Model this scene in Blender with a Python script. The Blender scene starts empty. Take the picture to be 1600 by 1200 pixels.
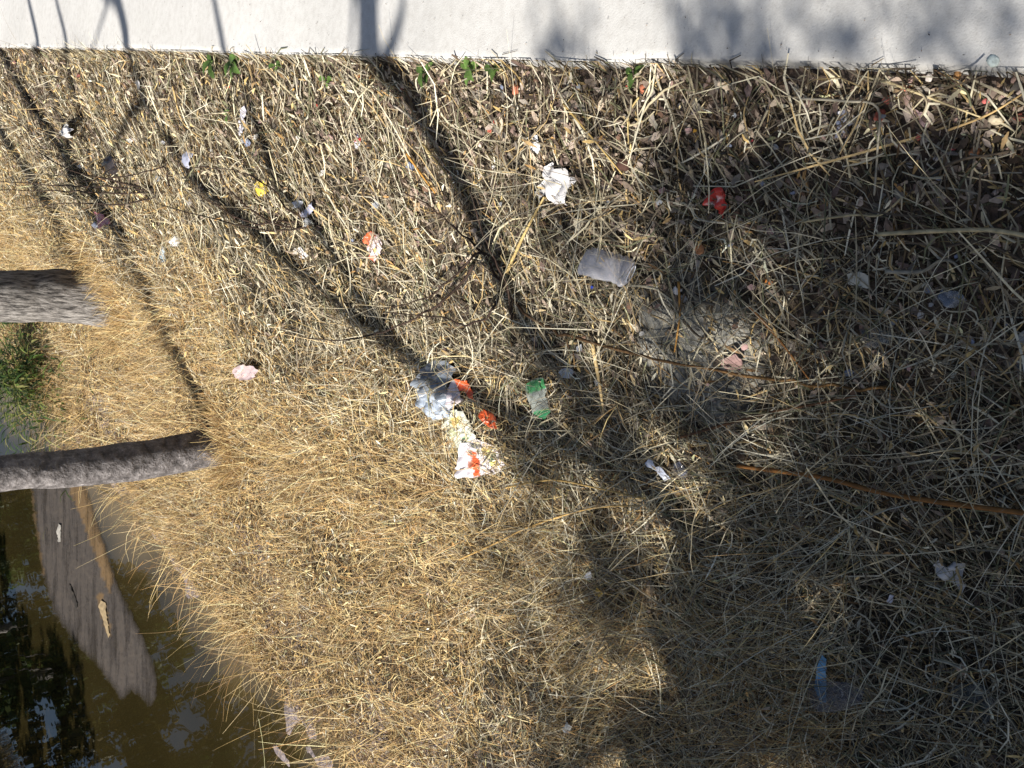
import bpy, bmesh, math, random
import numpy as np
from mathutils import Vector, Matrix, noise as mnoise
from mathutils.geometry import delaunay_2d_cdt

random.seed(7); rng = np.random.default_rng(11)
S = bpy.context.scene; COL = S.collection

# ------------------------------------------------------------------ camera
CAM_H = 2.1; PITCH = math.radians(43.0); YAW = math.radians(15.2); FPX = 1450.0
cy, sy = math.cos(YAW), math.sin(YAW)
RGT = Vector((cy, sy, 0)); FWH = Vector((-sy, cy, 0))            # the path runs along +Y, the camera looks 15 deg left of it
FWD = FWH*math.cos(PITCH) + Vector((0, 0, -1))*math.sin(PITCH)
UPV = FWH*math.sin(PITCH) + Vector((0, 0, 1))*math.cos(PITCH)
camd = bpy.data.cameras.new('camera'); cam = bpy.data.objects.new('camera', camd); COL.objects.link(cam)
M = Matrix.Identity(4)                                            # the phone was held upright and the picture lies on its side
for i, v in enumerate((-UPV, RGT, -FWD)):
    for j in range(3): M[j][i] = v[j]
M.translation = (0, 0, CAM_H); cam.matrix_world = M
camd.sensor_width = 36.0; camd.lens = FPX/1600*36; camd.clip_end = 800; camd.clip_start = 0.05
S.camera = cam

# ------------------------------------------------------------------ sky, sun, exposure
SUN_EL = math.radians(38); SH = Vector((0.82, 0.57, 0)).normalized()  # horizontal way the shadows fall
SUND = Vector((SH.x*math.cos(SUN_EL), SH.y*math.cos(SUN_EL), -math.sin(SUN_EL)))
w = bpy.data.worlds.new('World'); S.world = w; w.use_nodes = True
nt = w.node_tree; sky = nt.nodes.new('ShaderNodeTexSky'); sky.sky_type = 'NISHITA'; sky.sun_disc = False
sky.sun_elevation = SUN_EL; sky.sun_rotation = math.atan2(-SH.x, -SH.y)
sky.air_density = 1.0; sky.dust_density = 1.3
bg = nt.nodes['Background']; bg.inputs[1].default_value = 0.051
nt.links.new(sky.outputs[0], bg.inputs[0])
sl = bpy.data.lights.new('sun', 'SUN'); sl.energy = 5.0; sl.angle = math.radians(0.55); sl.color = (1.0, 0.95, 0.87)
so = bpy.data.objects.new('sun', sl); COL.objects.link(so); so.rotation_euler = SUND.to_track_quat('-Z', 'Y').to_euler()
so.location = (-8, -6, 9)
vs = S.view_settings; vs.view_transform = 'Standard'; vs.look = 'None'; vs.gamma = 1; vs.use_curve_mapping = False
vs.exposure = 0.8

# ------------------------------------------------------------------ terrain functions
EDGE = 0.45; ZW = -1.5
_perm = rng.random((256, 256))
def vnoise(x, y):
    x = np.asarray(x, float); y = np.asarray(y, float)
    xi = np.floor(x).astype(int); yi = np.floor(y).astype(int); fx = x-xi; fy = y-yi
    fx = fx*fx*(3-2*fx); fy = fy*fy*(3-2*fy)
    g = lambda a, b: _perm[a & 255, b & 255]
    return ((g(xi, yi)*(1-fx)+g(xi+1, yi)*fx)*(1-fy)+(g(xi, yi+1)*(1-fx)+g(xi+1, yi+1)*fx)*fy)*2-1
def fbm(x, y, f, n=4):
    s = 0; a = 1
    for i in range(n): s = s+a*vnoise(x*f+17*i, y*f+31*i); a *= .5; f *= 2.1
    return s
def shore_x(y):
    return np.interp(y, [-3, 2, 4.5, 5.9, 8, 9, 12.6, 20], [-3.8, -3.85, -3.95, -3.94, -3.67, -3.47, -3.27, -3.4])
def edge_x(y): return EDGE + 0.012*vnoise(np.asarray(y)*1.7, 3.3) + 0.006*vnoise(np.asarray(y)*7, 9.1)
def gz(x, y):
    x = np.asarray(x, float); y = np.asarray(y, float)
    d = EDGE-x; L = EDGE-shore_x(y); t = np.clip(d/L, 0, None)
    prof = np.interp(t, [0, .06, .3, .6, .85, 1.0, 1.12, 1.45], [0, .075, .48, .86, .985, 1.0, 1.03, 1.14])
    z = -0.06 + (ZW+0.06)*prof
    amp = np.clip(t*6, 0, 1)*np.clip(1.6-t, .3, 1)
    z = z + amp*(.05*fbm(x, y, .9, 3)+.018*fbm(x+40, y, 5, 2))
    # far bank
    df = -9.4-x + .25*vnoise(y*.5, 5.5)
    zf = np.interp(df, [-1.2, 0, 3.2, 6, 400], [-1.8, ZW, .15, .35, 3.0]) + .06*fbm(x, y, 1.1, 3)*(df > -.3)
    z = np.where(x < -6.5, np.maximum(zf, -1.85), z)
    z = np.where(x > EDGE-.001, -0.075+.006*vnoise(x*3, y*3), z)
    z = np.where(x > EDGE+3.0, np.minimum(-.05+(x-EDGE-3.0)*.03, .6)+.03*fbm(x, y, 1.3, 2), z)
    return z
MUD = [(-4.2, 5.25, .42, .85), (-3.8, 4.3, .45, .4), (-3.05, 9.7, .3, .8)]
def mud(x, y):
    m_ = 0
    for a, b_, rx, ry in MUD: m_ = np.maximum(m_, np.clip(1.5-1.5*(((x-a)/rx)**2+((y-b_)/ry)**2)+.5*vnoise(x*4, y*4), 0, 1))
    return m_
_gz0 = gz
def gz(x, y):
    x = np.asarray(x, float); y = np.asarray(y, float); z = _gz0(x, y); m_ = mud(x, y)*(z < -1.2)*(x > -6)
    return z*(1-m_)+m_*(ZW-.001+.02*fbm(x, y, 5.5, 4))
BARE = [-.55, 2.42, .30, .30]
def bare(x, y): return np.clip(1.6-1.6*(((x-BARE[0])/BARE[2])**2+((y-BARE[1])/BARE[3])**2)+.9*fbm(x, y, 7, 3), 0, 1)
def gz1(x, y): return float(gz(np.array([x]), np.array([y]))[0])
def ray(px, py):
    u = 1200-py; return (RGT*(u-600) - UPV*(px-800) + FWD*FPX)/FPX       # per metre of depth
O3 = Vector((0, 0, CAM_H))
def on_ground(px, py, lift=0.0, path=False):
    r = ray(px, py); t = .5
    for i in range(4000):
        p = O3+r*t
        g = 0.0 if (path or p.x > EDGE) else max(gz1(p.x, p.y), ZW)
        if p.z <= g+lift: break
        t += max(.004, (p.z-g-lift)*.35)
    return p
_b = on_ground(1090, 535); BARE[0], BARE[1] = _b.x, _b.y
def on_water(px, py, dz=0):
    r = ray(px, py); t = (ZW+dz-CAM_H)/r.z; return O3+r*t
def at_fwd(px, py, f):
    r = ray(px, py); return O3+r*(f/r.dot(FWH))

# ------------------------------------------------------------------ helpers
def tag(o, label=None, cat=None, group=None, kind=None):
    for k, v in (('label', label), ('category', cat), ('group', group), ('kind', kind)):
        if v: o[k] = v
    return o
def obj(name, me, m=None, parent=None, loc=None):
    o = bpy.data.objects.new(name, me); COL.objects.link(o)
    if m and me: me.materials.append(m)
    if parent: o.parent = parent
    if loc is not None: o.location = loc
    return o
def empty(name, loc):
    o = bpy.data.objects.new(name, None); COL.objects.link(o); o.location = loc; o.empty_display_size = .1; return o
def mesh_np(name, V, F, cols=None, smooth=False):
    """V (n,3), F (m,k) k in 3,4; cols (n,3)"""
    me = bpy.data.meshes.new(name); V = np.asarray(V, np.float32); F = np.asarray(F, np.int32); k = F.shape[1]
    me.vertices.add(len(V)); me.vertices.foreach_set('co', V.ravel())
    me.loops.add(F.size); me.loops.foreach_set('vertex_index', F.ravel())
    me.polygons.add(len(F)); me.polygons.foreach_set('loop_start', np.arange(0, F.size, k, dtype=np.int32))
    if smooth: me.polygons.foreach_set('use_smooth', np.ones(len(F), bool))
    me.update(calc_edges=True)
    if cols is not None:
        a = me.attributes.new('col', 'FLOAT_COLOR', 'POINT'); c = np.ones((len(V), 4), np.float32); c[:, :3] = cols
        a.data.foreach_set('color', c.ravel())
    me.validate(); return me
def lin(r, g, b): return tuple((c/255/12.92 if c/255 <= .04045 else ((c/255+.055)/1.055)**2.4) for c in (r, g, b))

# ------------------------------------------------------------------ materials
def new_mat(name):
    m = bpy.data.materials.new(name); m.use_nodes = True; return m, m.node_tree, m.node_tree.nodes['Principled BSDF']
def nz(n, scale, detail=4, rough=.6, vec=None):
    t = n.nodes.new('ShaderNodeTexNoise'); t.inputs['Scale'].default_value = scale; t.inputs['Detail'].default_value = detail
    t.inputs['Roughness'].default_value = rough
    if vec: n.links.new(vec, t.inputs['Vector'])
    return t
def ramp(n, fac, stops):
    r = n.nodes.new('ShaderNodeValToRGB'); e = r.color_ramp.elements
    while len(e) < len(stops): e.new(.5)
    for q, (p, c) in zip(e, stops): q.position = p; q.color = (*c, 1)
    n.links.new(fac, r.inputs[0]); return r
def bump(n, b, h, strength, dist):
    k = n.nodes.new('ShaderNodeBump'); k.inputs['Strength'].default_value = strength; k.inputs['Distance'].default_value = dist
    n.links.new(h, k.inputs['Height']); n.links.new(k.outputs[0], b.inputs['Normal']); return k
def mulcol(n, a, b, f=1.0):
    x = n.nodes.new('ShaderNodeMix'); x.data_type = 'RGBA'; x.blend_type = 'MULTIPLY'; x.inputs[0].default_value = f
    n.links.new(a, x.inputs[6]); n.links.new(b, x.inputs[7]); return x.outputs[2]
def attr_mat(name, rough=.7, spec=.3, grain=60, lo=.6, hi=1.15, trans=0.0, alpha=None):
    m, n, b = new_mat(name); a = n.nodes.new('ShaderNodeAttribute'); a.attribute_name = 'col'
    geo = n.nodes.new('ShaderNodeNewGeometry'); t = nz(n, grain, 3, .6, geo.outputs['Position'])
    r = ramp(n, t.outputs[0], [(.3, (lo,)*3), (.7, (hi,)*3)]); c = mulcol(n, a.outputs['Color'], r.outputs[0])
    n.links.new(c, b.inputs['Base Color']); b.inputs['Roughness'].default_value = rough; b.inputs['Specular IOR Level'].default_value = spec
    if trans:
        out = n.nodes['Material Output']; tr = n.nodes.new('ShaderNodeBsdfTranslucent'); mx = n.nodes.new('ShaderNodeMixShader')
        n.links.new(c, tr.inputs[0]); mx.inputs[0].default_value = trans
        n.links.new(b.outputs[0], mx.inputs[1]); n.links.new(tr.outputs[0], mx.inputs[2]); n.links.new(mx.outputs[0], out.inputs[0])
    if alpha is not None: b.inputs['Alpha'].default_value = alpha
    return m
M_straw = attr_mat('dry_straw', .62, .35, 45, .7, 1.15, trans=.15)
M_leaf = attr_mat('dead_leaf', .75, .25, 90, .6, 1.2, trans=.12)
M_green = attr_mat('green_leaf', .5, .4, 60, .7, 1.2, trans=.3)
M_twig = attr_mat('twig_bark', .8, .2, 70, .45, 1.3)
M_stone = attr_mat('stone_chip', .85, .25, 120, .7, 1.2)
M_paper = attr_mat('paper', .7, .3, 70, .88, 1.05)
M_film = attr_mat('printed_film', .3, .5, 50, .9, 1.06)
M_clear = attr_mat('clear_plastic', .18, .6, 50, .9, 1.06, alpha=.48)
M_haze = attr_mat('dusty_film', .5, .4, 30, .6, 1.15, alpha=.3)

m, n, b = new_mat('grey_patch'); a = n.nodes.new('ShaderNodeAttribute'); a.attribute_name = 'col'; geo = n.nodes.new('ShaderNodeNewGeometry')
mp = n.nodes.new('ShaderNodeCombineXYZ')                           # streaks stretched sideways
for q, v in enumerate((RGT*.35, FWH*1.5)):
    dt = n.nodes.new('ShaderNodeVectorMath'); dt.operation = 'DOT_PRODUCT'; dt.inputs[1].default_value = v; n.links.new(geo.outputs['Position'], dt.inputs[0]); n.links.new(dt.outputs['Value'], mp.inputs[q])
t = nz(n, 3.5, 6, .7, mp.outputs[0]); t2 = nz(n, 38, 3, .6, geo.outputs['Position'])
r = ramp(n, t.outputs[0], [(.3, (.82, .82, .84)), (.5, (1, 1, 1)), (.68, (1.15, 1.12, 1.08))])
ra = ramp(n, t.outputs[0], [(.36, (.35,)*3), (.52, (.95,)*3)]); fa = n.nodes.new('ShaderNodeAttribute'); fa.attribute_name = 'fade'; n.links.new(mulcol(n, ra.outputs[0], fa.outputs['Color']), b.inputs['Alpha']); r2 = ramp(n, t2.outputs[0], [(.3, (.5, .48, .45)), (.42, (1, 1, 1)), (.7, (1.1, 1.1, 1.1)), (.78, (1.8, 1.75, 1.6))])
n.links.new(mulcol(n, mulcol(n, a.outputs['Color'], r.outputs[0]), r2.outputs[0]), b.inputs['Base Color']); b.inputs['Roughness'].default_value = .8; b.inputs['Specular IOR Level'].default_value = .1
M_patch = m
m, n, b = new_mat('soil'); a = n.nodes.new('ShaderNodeAttribute'); a.attribute_name = 'col'
geo = n.nodes.new('ShaderNodeNewGeometry'); t = nz(n, 35, 6, .7, geo.outputs['Position'])
r = ramp(n, t.outputs[0], [(.3, (.35,)*3), (.5, (.9,)*3), (.72, (1.9, 1.75, 1.5))])
n.links.new(mulcol(n, a.outputs['Color'], r.outputs[0]), b.inputs['Base Color'])
rr = n.nodes.new('ShaderNodeAttribute'); rr.attribute_name = 'wet'
mr = n.nodes.new('ShaderNodeMapRange'); mr.inputs[3].default_value = .9; mr.inputs[4].default_value = .3
n.links.new(rr.outputs['Fac'], mr.inputs[0]); n.links.new(mr.outputs[0], b.inputs['Roughness'])
bump(n, b, t.outputs[0], .8, .02); M_soil = m

m, n, b = new_mat('concrete'); geo = n.nodes.new('ShaderNodeNewGeometry'); P = geo.outputs['Position']
t1 = nz(n, 1.3, 5, .6, P); t2 = nz(n, 26, 5, .7, P); t3 = nz(n, 180, 3, .6, P)
r1 = ramp(n, t1.outputs[0], [(.3, (.455, .445, .425)), (.7, (.555, .545, .525))])
r2 = ramp(n, t2.outputs[0], [(.3, (.86, .85, .84)), (.55, (1, 1, 1)), (.8, (1.05, 1.05, 1.05))])
r3 = ramp(n, t3.outputs[0], [(.25, (.74, .72, .7)), (.4, (1, 1, 1)), (.75, (1.04,)*3)])
n.links.new(mulcol(n, mulcol(n, r1.outputs[0], r2.outputs[0]), r3.outputs[0]), b.inputs['Base Color'])
b.inputs['Roughness'].default_value = .85; bump(n, b, t3.outputs[0], .35, .004); M_conc = m

m, n, b = new_mat('canal_water'); geo = n.nodes.new('ShaderNodeNewGeometry'); P = geo.outputs['Position']
t1 = nz(n, .9, 3, .5, P); sp = n.nodes.new('ShaderNodeSeparateXYZ'); n.links.new(P, sp.inputs[0])
mr = n.nodes.new('ShaderNodeMapRange'); mr.inputs[1].default_value = -5.0; mr.inputs[2].default_value = -3.4; n.links.new(sp.outputs[0], mr.inputs[0])   # muddy shallows by the near shore
ad = n.nodes.new('ShaderNodeMath'); ad.operation = 'MULTIPLY_ADD'; ad.inputs[1].default_value = .55; n.links.new(t1.outputs[0], ad.inputs[0]); n.links.new(mr.outputs[0], ad.inputs[2])
r1 = ramp(n, ad.outputs[0], [(.2, (.018, .014, .005)), (.65, (.032, .024, .009)), (1.1, (.13, .095, .045))])
n.links.new(r1.outputs[0], b.inputs['Base Color']); b.inputs['Roughness'].default_value = .02; b.inputs['IOR'].default_value = 1.42
mp = n.nodes.new('ShaderNodeMapping'); mp.inputs['Scale'].default_value = (1, .55, 1); n.links.new(P, mp.inputs[0])
t2 = nz(n, 2.2, 2, .5, mp.outputs[0]); bump(n, b, t2.outputs[0], .35, .012); M_water = m

m, n, b = new_mat('tree_bark'); tc = n.nodes.new('ShaderNodeTexCoord')
mp = n.nodes.new('ShaderNodeMapping'); mp.inputs['Scale'].default_value = (1, 1, .18); n.links.new(tc.outputs['Object'], mp.inputs[0])
t1 = nz(n, 42, 6, .7, mp.outputs[0]); t2 = nz(n, 3.5, 4, .6, tc.outputs['Object'])
r1 = ramp(n, t1.outputs[0], [(.38, (.04, .037, .035)), (.48, (.19, .18, .17)), (.62, (.40, .385, .365))])
r2 = ramp(n, t2.outputs[0], [(.3, (.75, .72, .7)), (.7, (1.2, 1.18, 1.18))])
n.links.new(mulcol(n, r1.outputs[0], r2.outputs[0]), b.inputs['Base Color']); b.inputs['Roughness'].default_value = .88
bump(n, b, t1.outputs[0], 1.0, .04); M_bark = m

m, n, b = new_mat('smooth_bark'); tc = n.nodes.new('ShaderNodeTexCoord'); t1 = nz(n, 14, 5, .65, tc.outputs['Object']); t3 = nz(n, 70, 3, .6, tc.outputs['Object'])
r1 = ramp(n, t1.outputs[0], [(.32, (.045, .04, .04)), (.5, (.14, .127, .127)), (.66, (.27, .25, .25))])
r3 = ramp(n, t3.outputs[0], [(.3, (.75,)*3), (.6, (1, 1, 1)), (.72, (1.9, 1.9, 1.9))])
n.links.new(mulcol(n, r1.outputs[0], r3.outputs[0]), b.inputs['Base Color']); b.inputs['Roughness'].default_value = .8
bump(n, b, t1.outputs[0], 1.0, .03); M_bark2 = m

# ------------------------------------------------------------------ setting: ground, path, water
def lines(fine0, fine1, step, lo, hi):
    a = list(np.arange(fine0, fine1+1e-6, step)); s = step; x = fine0
    while x > lo: s *= 1.25; x -= s; a.insert(0, x)
    s = step; x = fine1
    while x < hi: s *= 1.25; x += s; a.append(x)
    return np.array(a)
xs = lines(-4.3, EDGE-.002, .04, -160, -9999)
xs = np.concatenate([xs[xs <= EDGE-.0019], [EDGE+.002], np.array([.7, 1.5, 2.5, 3.3, 3.44, 3.46, 3.8, 4.5, 6, 9, 14, 22, 40, 80, 160])])
ys = lines(-.6, 14, .045, -90, 200)
XX, YY = np.meshgrid(xs, ys); ZZ = gz(XX, YY); nx, ny = len(xs), len(ys)
V = np.stack([XX.ravel(), YY.ravel(), ZZ.ravel()], 1)
i = np.arange(nx-1)[None, :]+np.arange(ny-1)[:, None]*nx; F = np.stack([i, i+1, i+nx+1, i+nx], -1).reshape(-1, 4)
wet = np.clip(1-(V[:, 2]-ZW-.02-.05*fbm(V[:, 0], V[:, 1], 2.2, 3))/.08, 0, 1)*(V[:, 0] > -6.5)
dd = EDGE-V[:, 0]; soil = np.array([.04, .031, .022]); litter = np.array([.14, .10, .078]); silt = np.array([.27, .23, .235]); far = np.array([.20, .145, .06])
k = np.clip(1-dd/.9+.5*fbm(V[:, 0], V[:, 1], 1.5, 2), 0, 1)[:, None]
C = soil*(1-k)+litter*k; C = np.where((V[:, 0] < -6.5)[:, None], far, C)
wet = np.maximum(wet, mud(V[:, 0], V[:, 1])*(V[:, 2] < -1.3)); br_ = bare(V[:, 0], V[:, 1])[:, None]
C = C*(1-br_)+np.array([.27, .265, .24])*br_; C = C*(1-wet[:, None])+silt*wet[:, None]
me = mesh_np('ground', V, F, C, True); wa = me.attributes.new('wet', 'FLOAT', 'POINT'); wa.data.foreach_set('value', wet.astype(np.float32))
tag(obj('ground', me, M_soil), kind='structure')

ys2 = np.concatenate([np.arange(-60, -.5, 1.0), np.arange(-.5, 14, .03), np.arange(14, 150, 1.5)])
ex = edge_x(ys2)
cols_ = [(-.004, -.16), (0, -.02), (.004, -.008), (.012, -.002), (.03, 0), (.4, 0), (1.0, .004), (2.2, .004), (2.985, 0), (2.998, -.01), (3.0, -.16)]
V = np.concatenate([np.stack([ex*(1 if j < 6 else 0)+(EDGE if j >= 6 else 0)+dx, ys2, np.full_like(ys2, dz)+(.0015*vnoise(ys2*6, j*3.3) if 2 < j < 8 else 0)], 1) for j, (dx, dz) in enumerate(cols_)])
nn = len(ys2); F = []
i = np.arange(nn-1)
F = np.concatenate([np.stack([j*nn+i, (j+1)*nn+i, (j+1)*nn+i+1, j*nn+i+1], 1) for j in range(len(cols_)-1)])
tag(obj('path', mesh_np('path', V, F, None, False), M_conc), kind='structure')
V = np.array([[-10.2, -90, ZW], [-2.6, -90, ZW], [-2.6, 200, ZW], [-10.2, 200, ZW]])
tag(obj('water', mesh_np('water', V, np.array([[0, 1, 2, 3]])), M_water), kind='structure')

# ------------------------------------------------------------------ straw, grass and litter as ribbons
def ribbons(name, P, W, cols, m, **kw):
    """P (N,K,3) centre lines, W (N,K,3) half-width vectors, cols (N,3)"""
    N, K = P.shape[:2]; V = np.stack([P-W, P+W], 2).reshape(-1, 3)
    base = (np.arange(N)[:, None]*K+np.arange(K-1)[None, :])*2
    F = np.stack([base, base+1, base+3, base+2], -1).reshape(-1, 4)
    o = obj(name, mesh_np(name, V, F, np.repeat(cols, K*2, 0)), m); return o
PAL = np.array([lin(216, 206, 176), lin(198, 186, 154), lin(182, 170, 142), lin(230, 222, 198), lin(160, 146, 120), lin(132, 120, 102), lin(204, 196, 172), lin(106, 92, 74), lin(190, 164, 116), lin(146, 138, 120), lin(122, 122, 92)])
GOLD = np.array([lin(222, 196, 138), lin(208, 178, 118), lin(194, 164, 112), lin(236, 216, 166), lin(168, 140, 98), lin(134, 108, 76), lin(216, 192, 146), lin(108, 84, 58), lin(190, 150, 96)])
def pick(pal, N, var=.16):
    c = pal[rng.integers(0, len(pal), N)]*(1.04 if pal is GOLD else .97); return np.clip(c*(1+rng.normal(0, var, (N, 1))), .01, .9)
DARKP = np.array([lin(98, 84, 60), lin(78, 66, 48), lin(62, 55, 41), lin(86, 82, 60), lin(116, 98, 70), lin(52, 44, 34)])
def pick_under(N, x, y):                                          # the older, rotted layer underneath
    g = np.clip((EDGE-x-1.0)/1.4+.35*fbm(x, y, .8, 2)+.12*np.clip(y-5, 0, 4), .12, .72) > rng.random(N)
    return np.where(g[:, None], pick(GOLD, N, .2)*.9, pick(DARKP, N, .25))
def pick_xy(N, x, y, var=.16):
    g = np.clip((EDGE-x-.9)/1.3+.35*fbm(x, y, .8, 2), .05, .85) > rng.random(N)
    return np.where(g[:, None], pick(GOLD, N, var), pick(PAL, N, var))
def side_vec(P, roll):
    T = np.gradient(P, axis=1); T /= np.linalg.norm(T, axis=2, keepdims=True)+1e-9
    up = np.array([0, 0, 1.0])[None, None]; S1 = np.cross(T, up); ln = np.linalg.norm(S1, axis=2, keepdims=True)
    S1 = np.where(ln > .05, S1/(ln+1e-9), np.array([1.0, 0, 0])); S2 = np.cross(S1, T)
    return S1*np.cos(roll)[:, None, None]+S2*np.sin(roll)[:, None, None]
def sample_bank(N, y0, y1, dmax=1.02, d0=.0):
    y = rng.uniform(y0, y1, N); L = EDGE-shore_x(y); x = EDGE-(d0+rng.random(N)*(dmax*L-d0))
    k = rng.random(N) > np.maximum(mud(x, y)*.45*(gz(x, y) < -1.25), bare(x, y)*.74); return x[k], y[k]
def lying(x, y, length, width, pal, hmax, tilt, K=4, curve=.35, azbias=None):
    N = len(x); az = rng.uniform(0, 2*np.pi, N)
    if azbias is not None:
        q = rng.random(N) < azbias[1]; az = np.where(q, rng.normal(azbias[0], .5, N), az)
    s = np.linspace(-.5, .5, K)[None, :]; cv = rng.normal(0, curve, N)[:, None]
    a = az[:, None]+cv*s*2
    X = x[:, None]+np.cos(a)*s*length[:, None]; Y = y[:, None]+np.sin(a)*s*length[:, None]
    X = np.minimum(X, EDGE-.004+.03*(rng.random(N)[:, None] < .12))
    h = rng.random(N)[:, None]*hmax+.004; tl = rng.normal(0, tilt, N)[:, None]
    base = np.maximum(gz(X, Y), ZW+.002)
    mid = gz(x, y)[:, None]+ (base-gz(x, y)[:, None])*.85
    Z = np.maximum(np.maximum(mid, ZW)+h+tl*s*length[:, None], base+.003)
    Z = np.where(X > EDGE-.01, np.maximum(Z, .006), Z)
    P = np.stack([X, Y, Z], -1); tp = (1-.55*np.abs(s)*2)[:, :, None]
    W = side_vec(P, rng.normal(0, .7, N))*width[:, None, None]*.5*tp
    return P, W, pick_xy(N, x, y) if pal is None else pick(pal, N)
def standing(x, y, length, width, pal, lean, leanaz, K=5, spread=.9):
    N = len(x); az = leanaz+rng.normal(0, spread, N); lean0 = np.abs(rng.normal(lean, .3, N)); bend = rng.normal(.55, .35, N)
    s = np.linspace(0, 1, K)[None, :]; th = lean0[:, None]+bend[:, None]*s*1.1; ds = length[:, None]/(K-1)
    dr = np.cumsum(np.sin(th)*ds, 1)-np.sin(th[:, :1])*ds; dz = np.cumsum(np.cos(th)*ds, 1)-np.cos(th[:, :1])*ds
    wob = rng.normal(0, .18, (N, 1))*s**2*length[:, None]
    X = x[:, None]+np.cos(az)[:, None]*dr-np.sin(az)[:, None]*wob; Y = y[:, None]+np.sin(az)[:, None]*dr+np.cos(az)[:, None]*wob
    Z = gz(x, y)[:, None]+dz-.005; Z = np.maximum(Z, np.maximum(gz(X, Y), ZW)+.006*s+.002)
    P = np.stack([X, Y, Z], -1); W = side_vec(P, rng.uniform(-.8, .8, N))*width[:, None, None]*.5*(1-.75*s)[:, :, None]
    return P, W, pick_xy(N, x, y) if pal is None else pick(pal, N)
def join(*parts):
    K = max(p[0].shape[1] for p in parts); assert all(p[0].shape[1] == K for p in parts)
    return tuple(np.concatenate([p[i] for p in parts]) for i in range(3))
U = rng.uniform
def bank_keep(x, y, f):
    k = f(x, y) > rng.random(len(x)); return x[k], y[k]
# lying straw: coarse and grey near the path and the near end, finer and golden towards the water
parts = []
def under(x, y, length, width, h): P, W, c = lying(x, y, length, width, PAL, h, .12); return P, W, pick_under(len(x), x, y)
x, y = sample_bank(26000, .2, 3.6); N = len(x); parts.append(under(x, y, U(.03, .16, N), U(.003, .007, N), .022))
x, y = sample_bank(8200, .2, 3.6); N = len(x); parts.append(lying(x, y, rng.gamma(3.0, .06, N)+.04, U(.0025, .0075, N), PAL, .055, .2, curve=.25))
x, y = sample_bank(3600, .2, 3.6, .5); N = len(x); parts.append(lying(x, y, U(.03, .12, N), U(.003, .008, N), PAL, .045, .2, curve=.4))
x, y = sample_bank(42000, 3.4, 7.2); N = len(x); parts.append(under(x, y, U(.03, .14, N), U(.003, .007, N), .022))
x, y = sample_bank(17000, 3.4, 7.2); N = len(x); parts.append(lying(x, y, U(.03, .16, N), U(.0025, .0065, N), None, .05, .18))
x, y = sample_bank(2600, 3.4, 7.2, .45); N = len(x); parts.append(lying(x, y, rng.gamma(3, .055, N)+.05, U(.004, .008, N), PAL, .06, .2, curve=.25))
x, y = sample_bank(34000, 7.0, 16.0); N = len(x); parts.append(under(x, y, U(.05, .2, N), U(.004, .008, N), .02))
x, y = sample_bank(24000, 7.0, 16.0); N = len(x); parts.append(lying(x, y, U(.04, .18, N), U(.0035, .007, N), None, .045, .15))
tag(ribbons('straw_litter', *join(*parts), M_straw), 'matted fallen dry straw covering the whole sloping bank', 'straw', kind='stuff')
# standing, arching dry grass: dense towards the water
LEAN = math.radians(115)
parts = []
def tufty(x, y): return np.clip((EDGE-x-.8)/1.2, .06, 1)*np.clip(.55+.9*fbm(x, y, 1.6, 2), .1, 1)
x, y = sample_bank(60000, 1.2, 8.5, 1.0); x, y = bank_keep(x, y, tufty); N = len(x)
parts.append(standing(x, y, U(.08, .26, N)*(1+.9*np.clip(fbm(x+9, y, 2.3, 2), 0, 1)), U(.002, .0048, N), None, .7, LEAN, spread=.75))
x, y = sample_bank(52000, 7.5, 16, 1.0); x, y = bank_keep(x, y, lambda a, b: np.clip(tufty(a, b)+.1, 0, 1)); N = len(x)
parts.append(standing(x, y, U(.10, .34, N), U(.003, .006, N), None, .75, LEAN))
x, y = sample_bank(5000, .2, 2.8, 1.0, .3); N = len(x)
parts.append(standing(x, y, U(.12, .5, N), U(.002, .005, N), PAL, 1.0, LEAN, spread=1.3))
# fringe leaning out over the water
y = U(3.2, 13, 3600); x = shore_x(y)+rng.normal(.16, .2, len(y)); k_ = rng.random(3600) < np.clip(.45+.9*vnoise(y*2.2, y*0+2.5), .08, 1)*(1-.7*mud(x, y)); x = x[k_]; y = y[k_]; N = len(x)
parts.append(standing(x, y, U(.25, .75, N), U(.003, .006, N), GOLD, .85, math.radians(150), spread=.8))
for g_, rr0, n0 in ((on_ground(345, 692), .22, 1500), (on_ground(165, 462), .38, 2600)):
    a = rng.normal(-math.pi/2, 1.3, n0); q = rr0+np.abs(rng.normal(0, .13, n0)); x = g_.x+np.cos(a)*q; y = g_.y+np.sin(a)*q
    parts.append(standing(x, y, U(.10, .34, n0), U(.003, .006, n0), GOLD, .45, LEAN, spread=1.5))
n0 = 420; y = rng.normal(6.75, .35, n0); x = EDGE-.02-np.abs(rng.normal(0, .05, n0)); parts.append(standing(x, y, U(.08, .2, n0), U(.003, .006, n0), PAL, .7, .6, spread=.8))
tag(ribbons('dry_grass', *join(*parts), M_straw), 'golden dead grass tufts arching over the bank towards the water', 'dry grass', kind='stuff')

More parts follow.
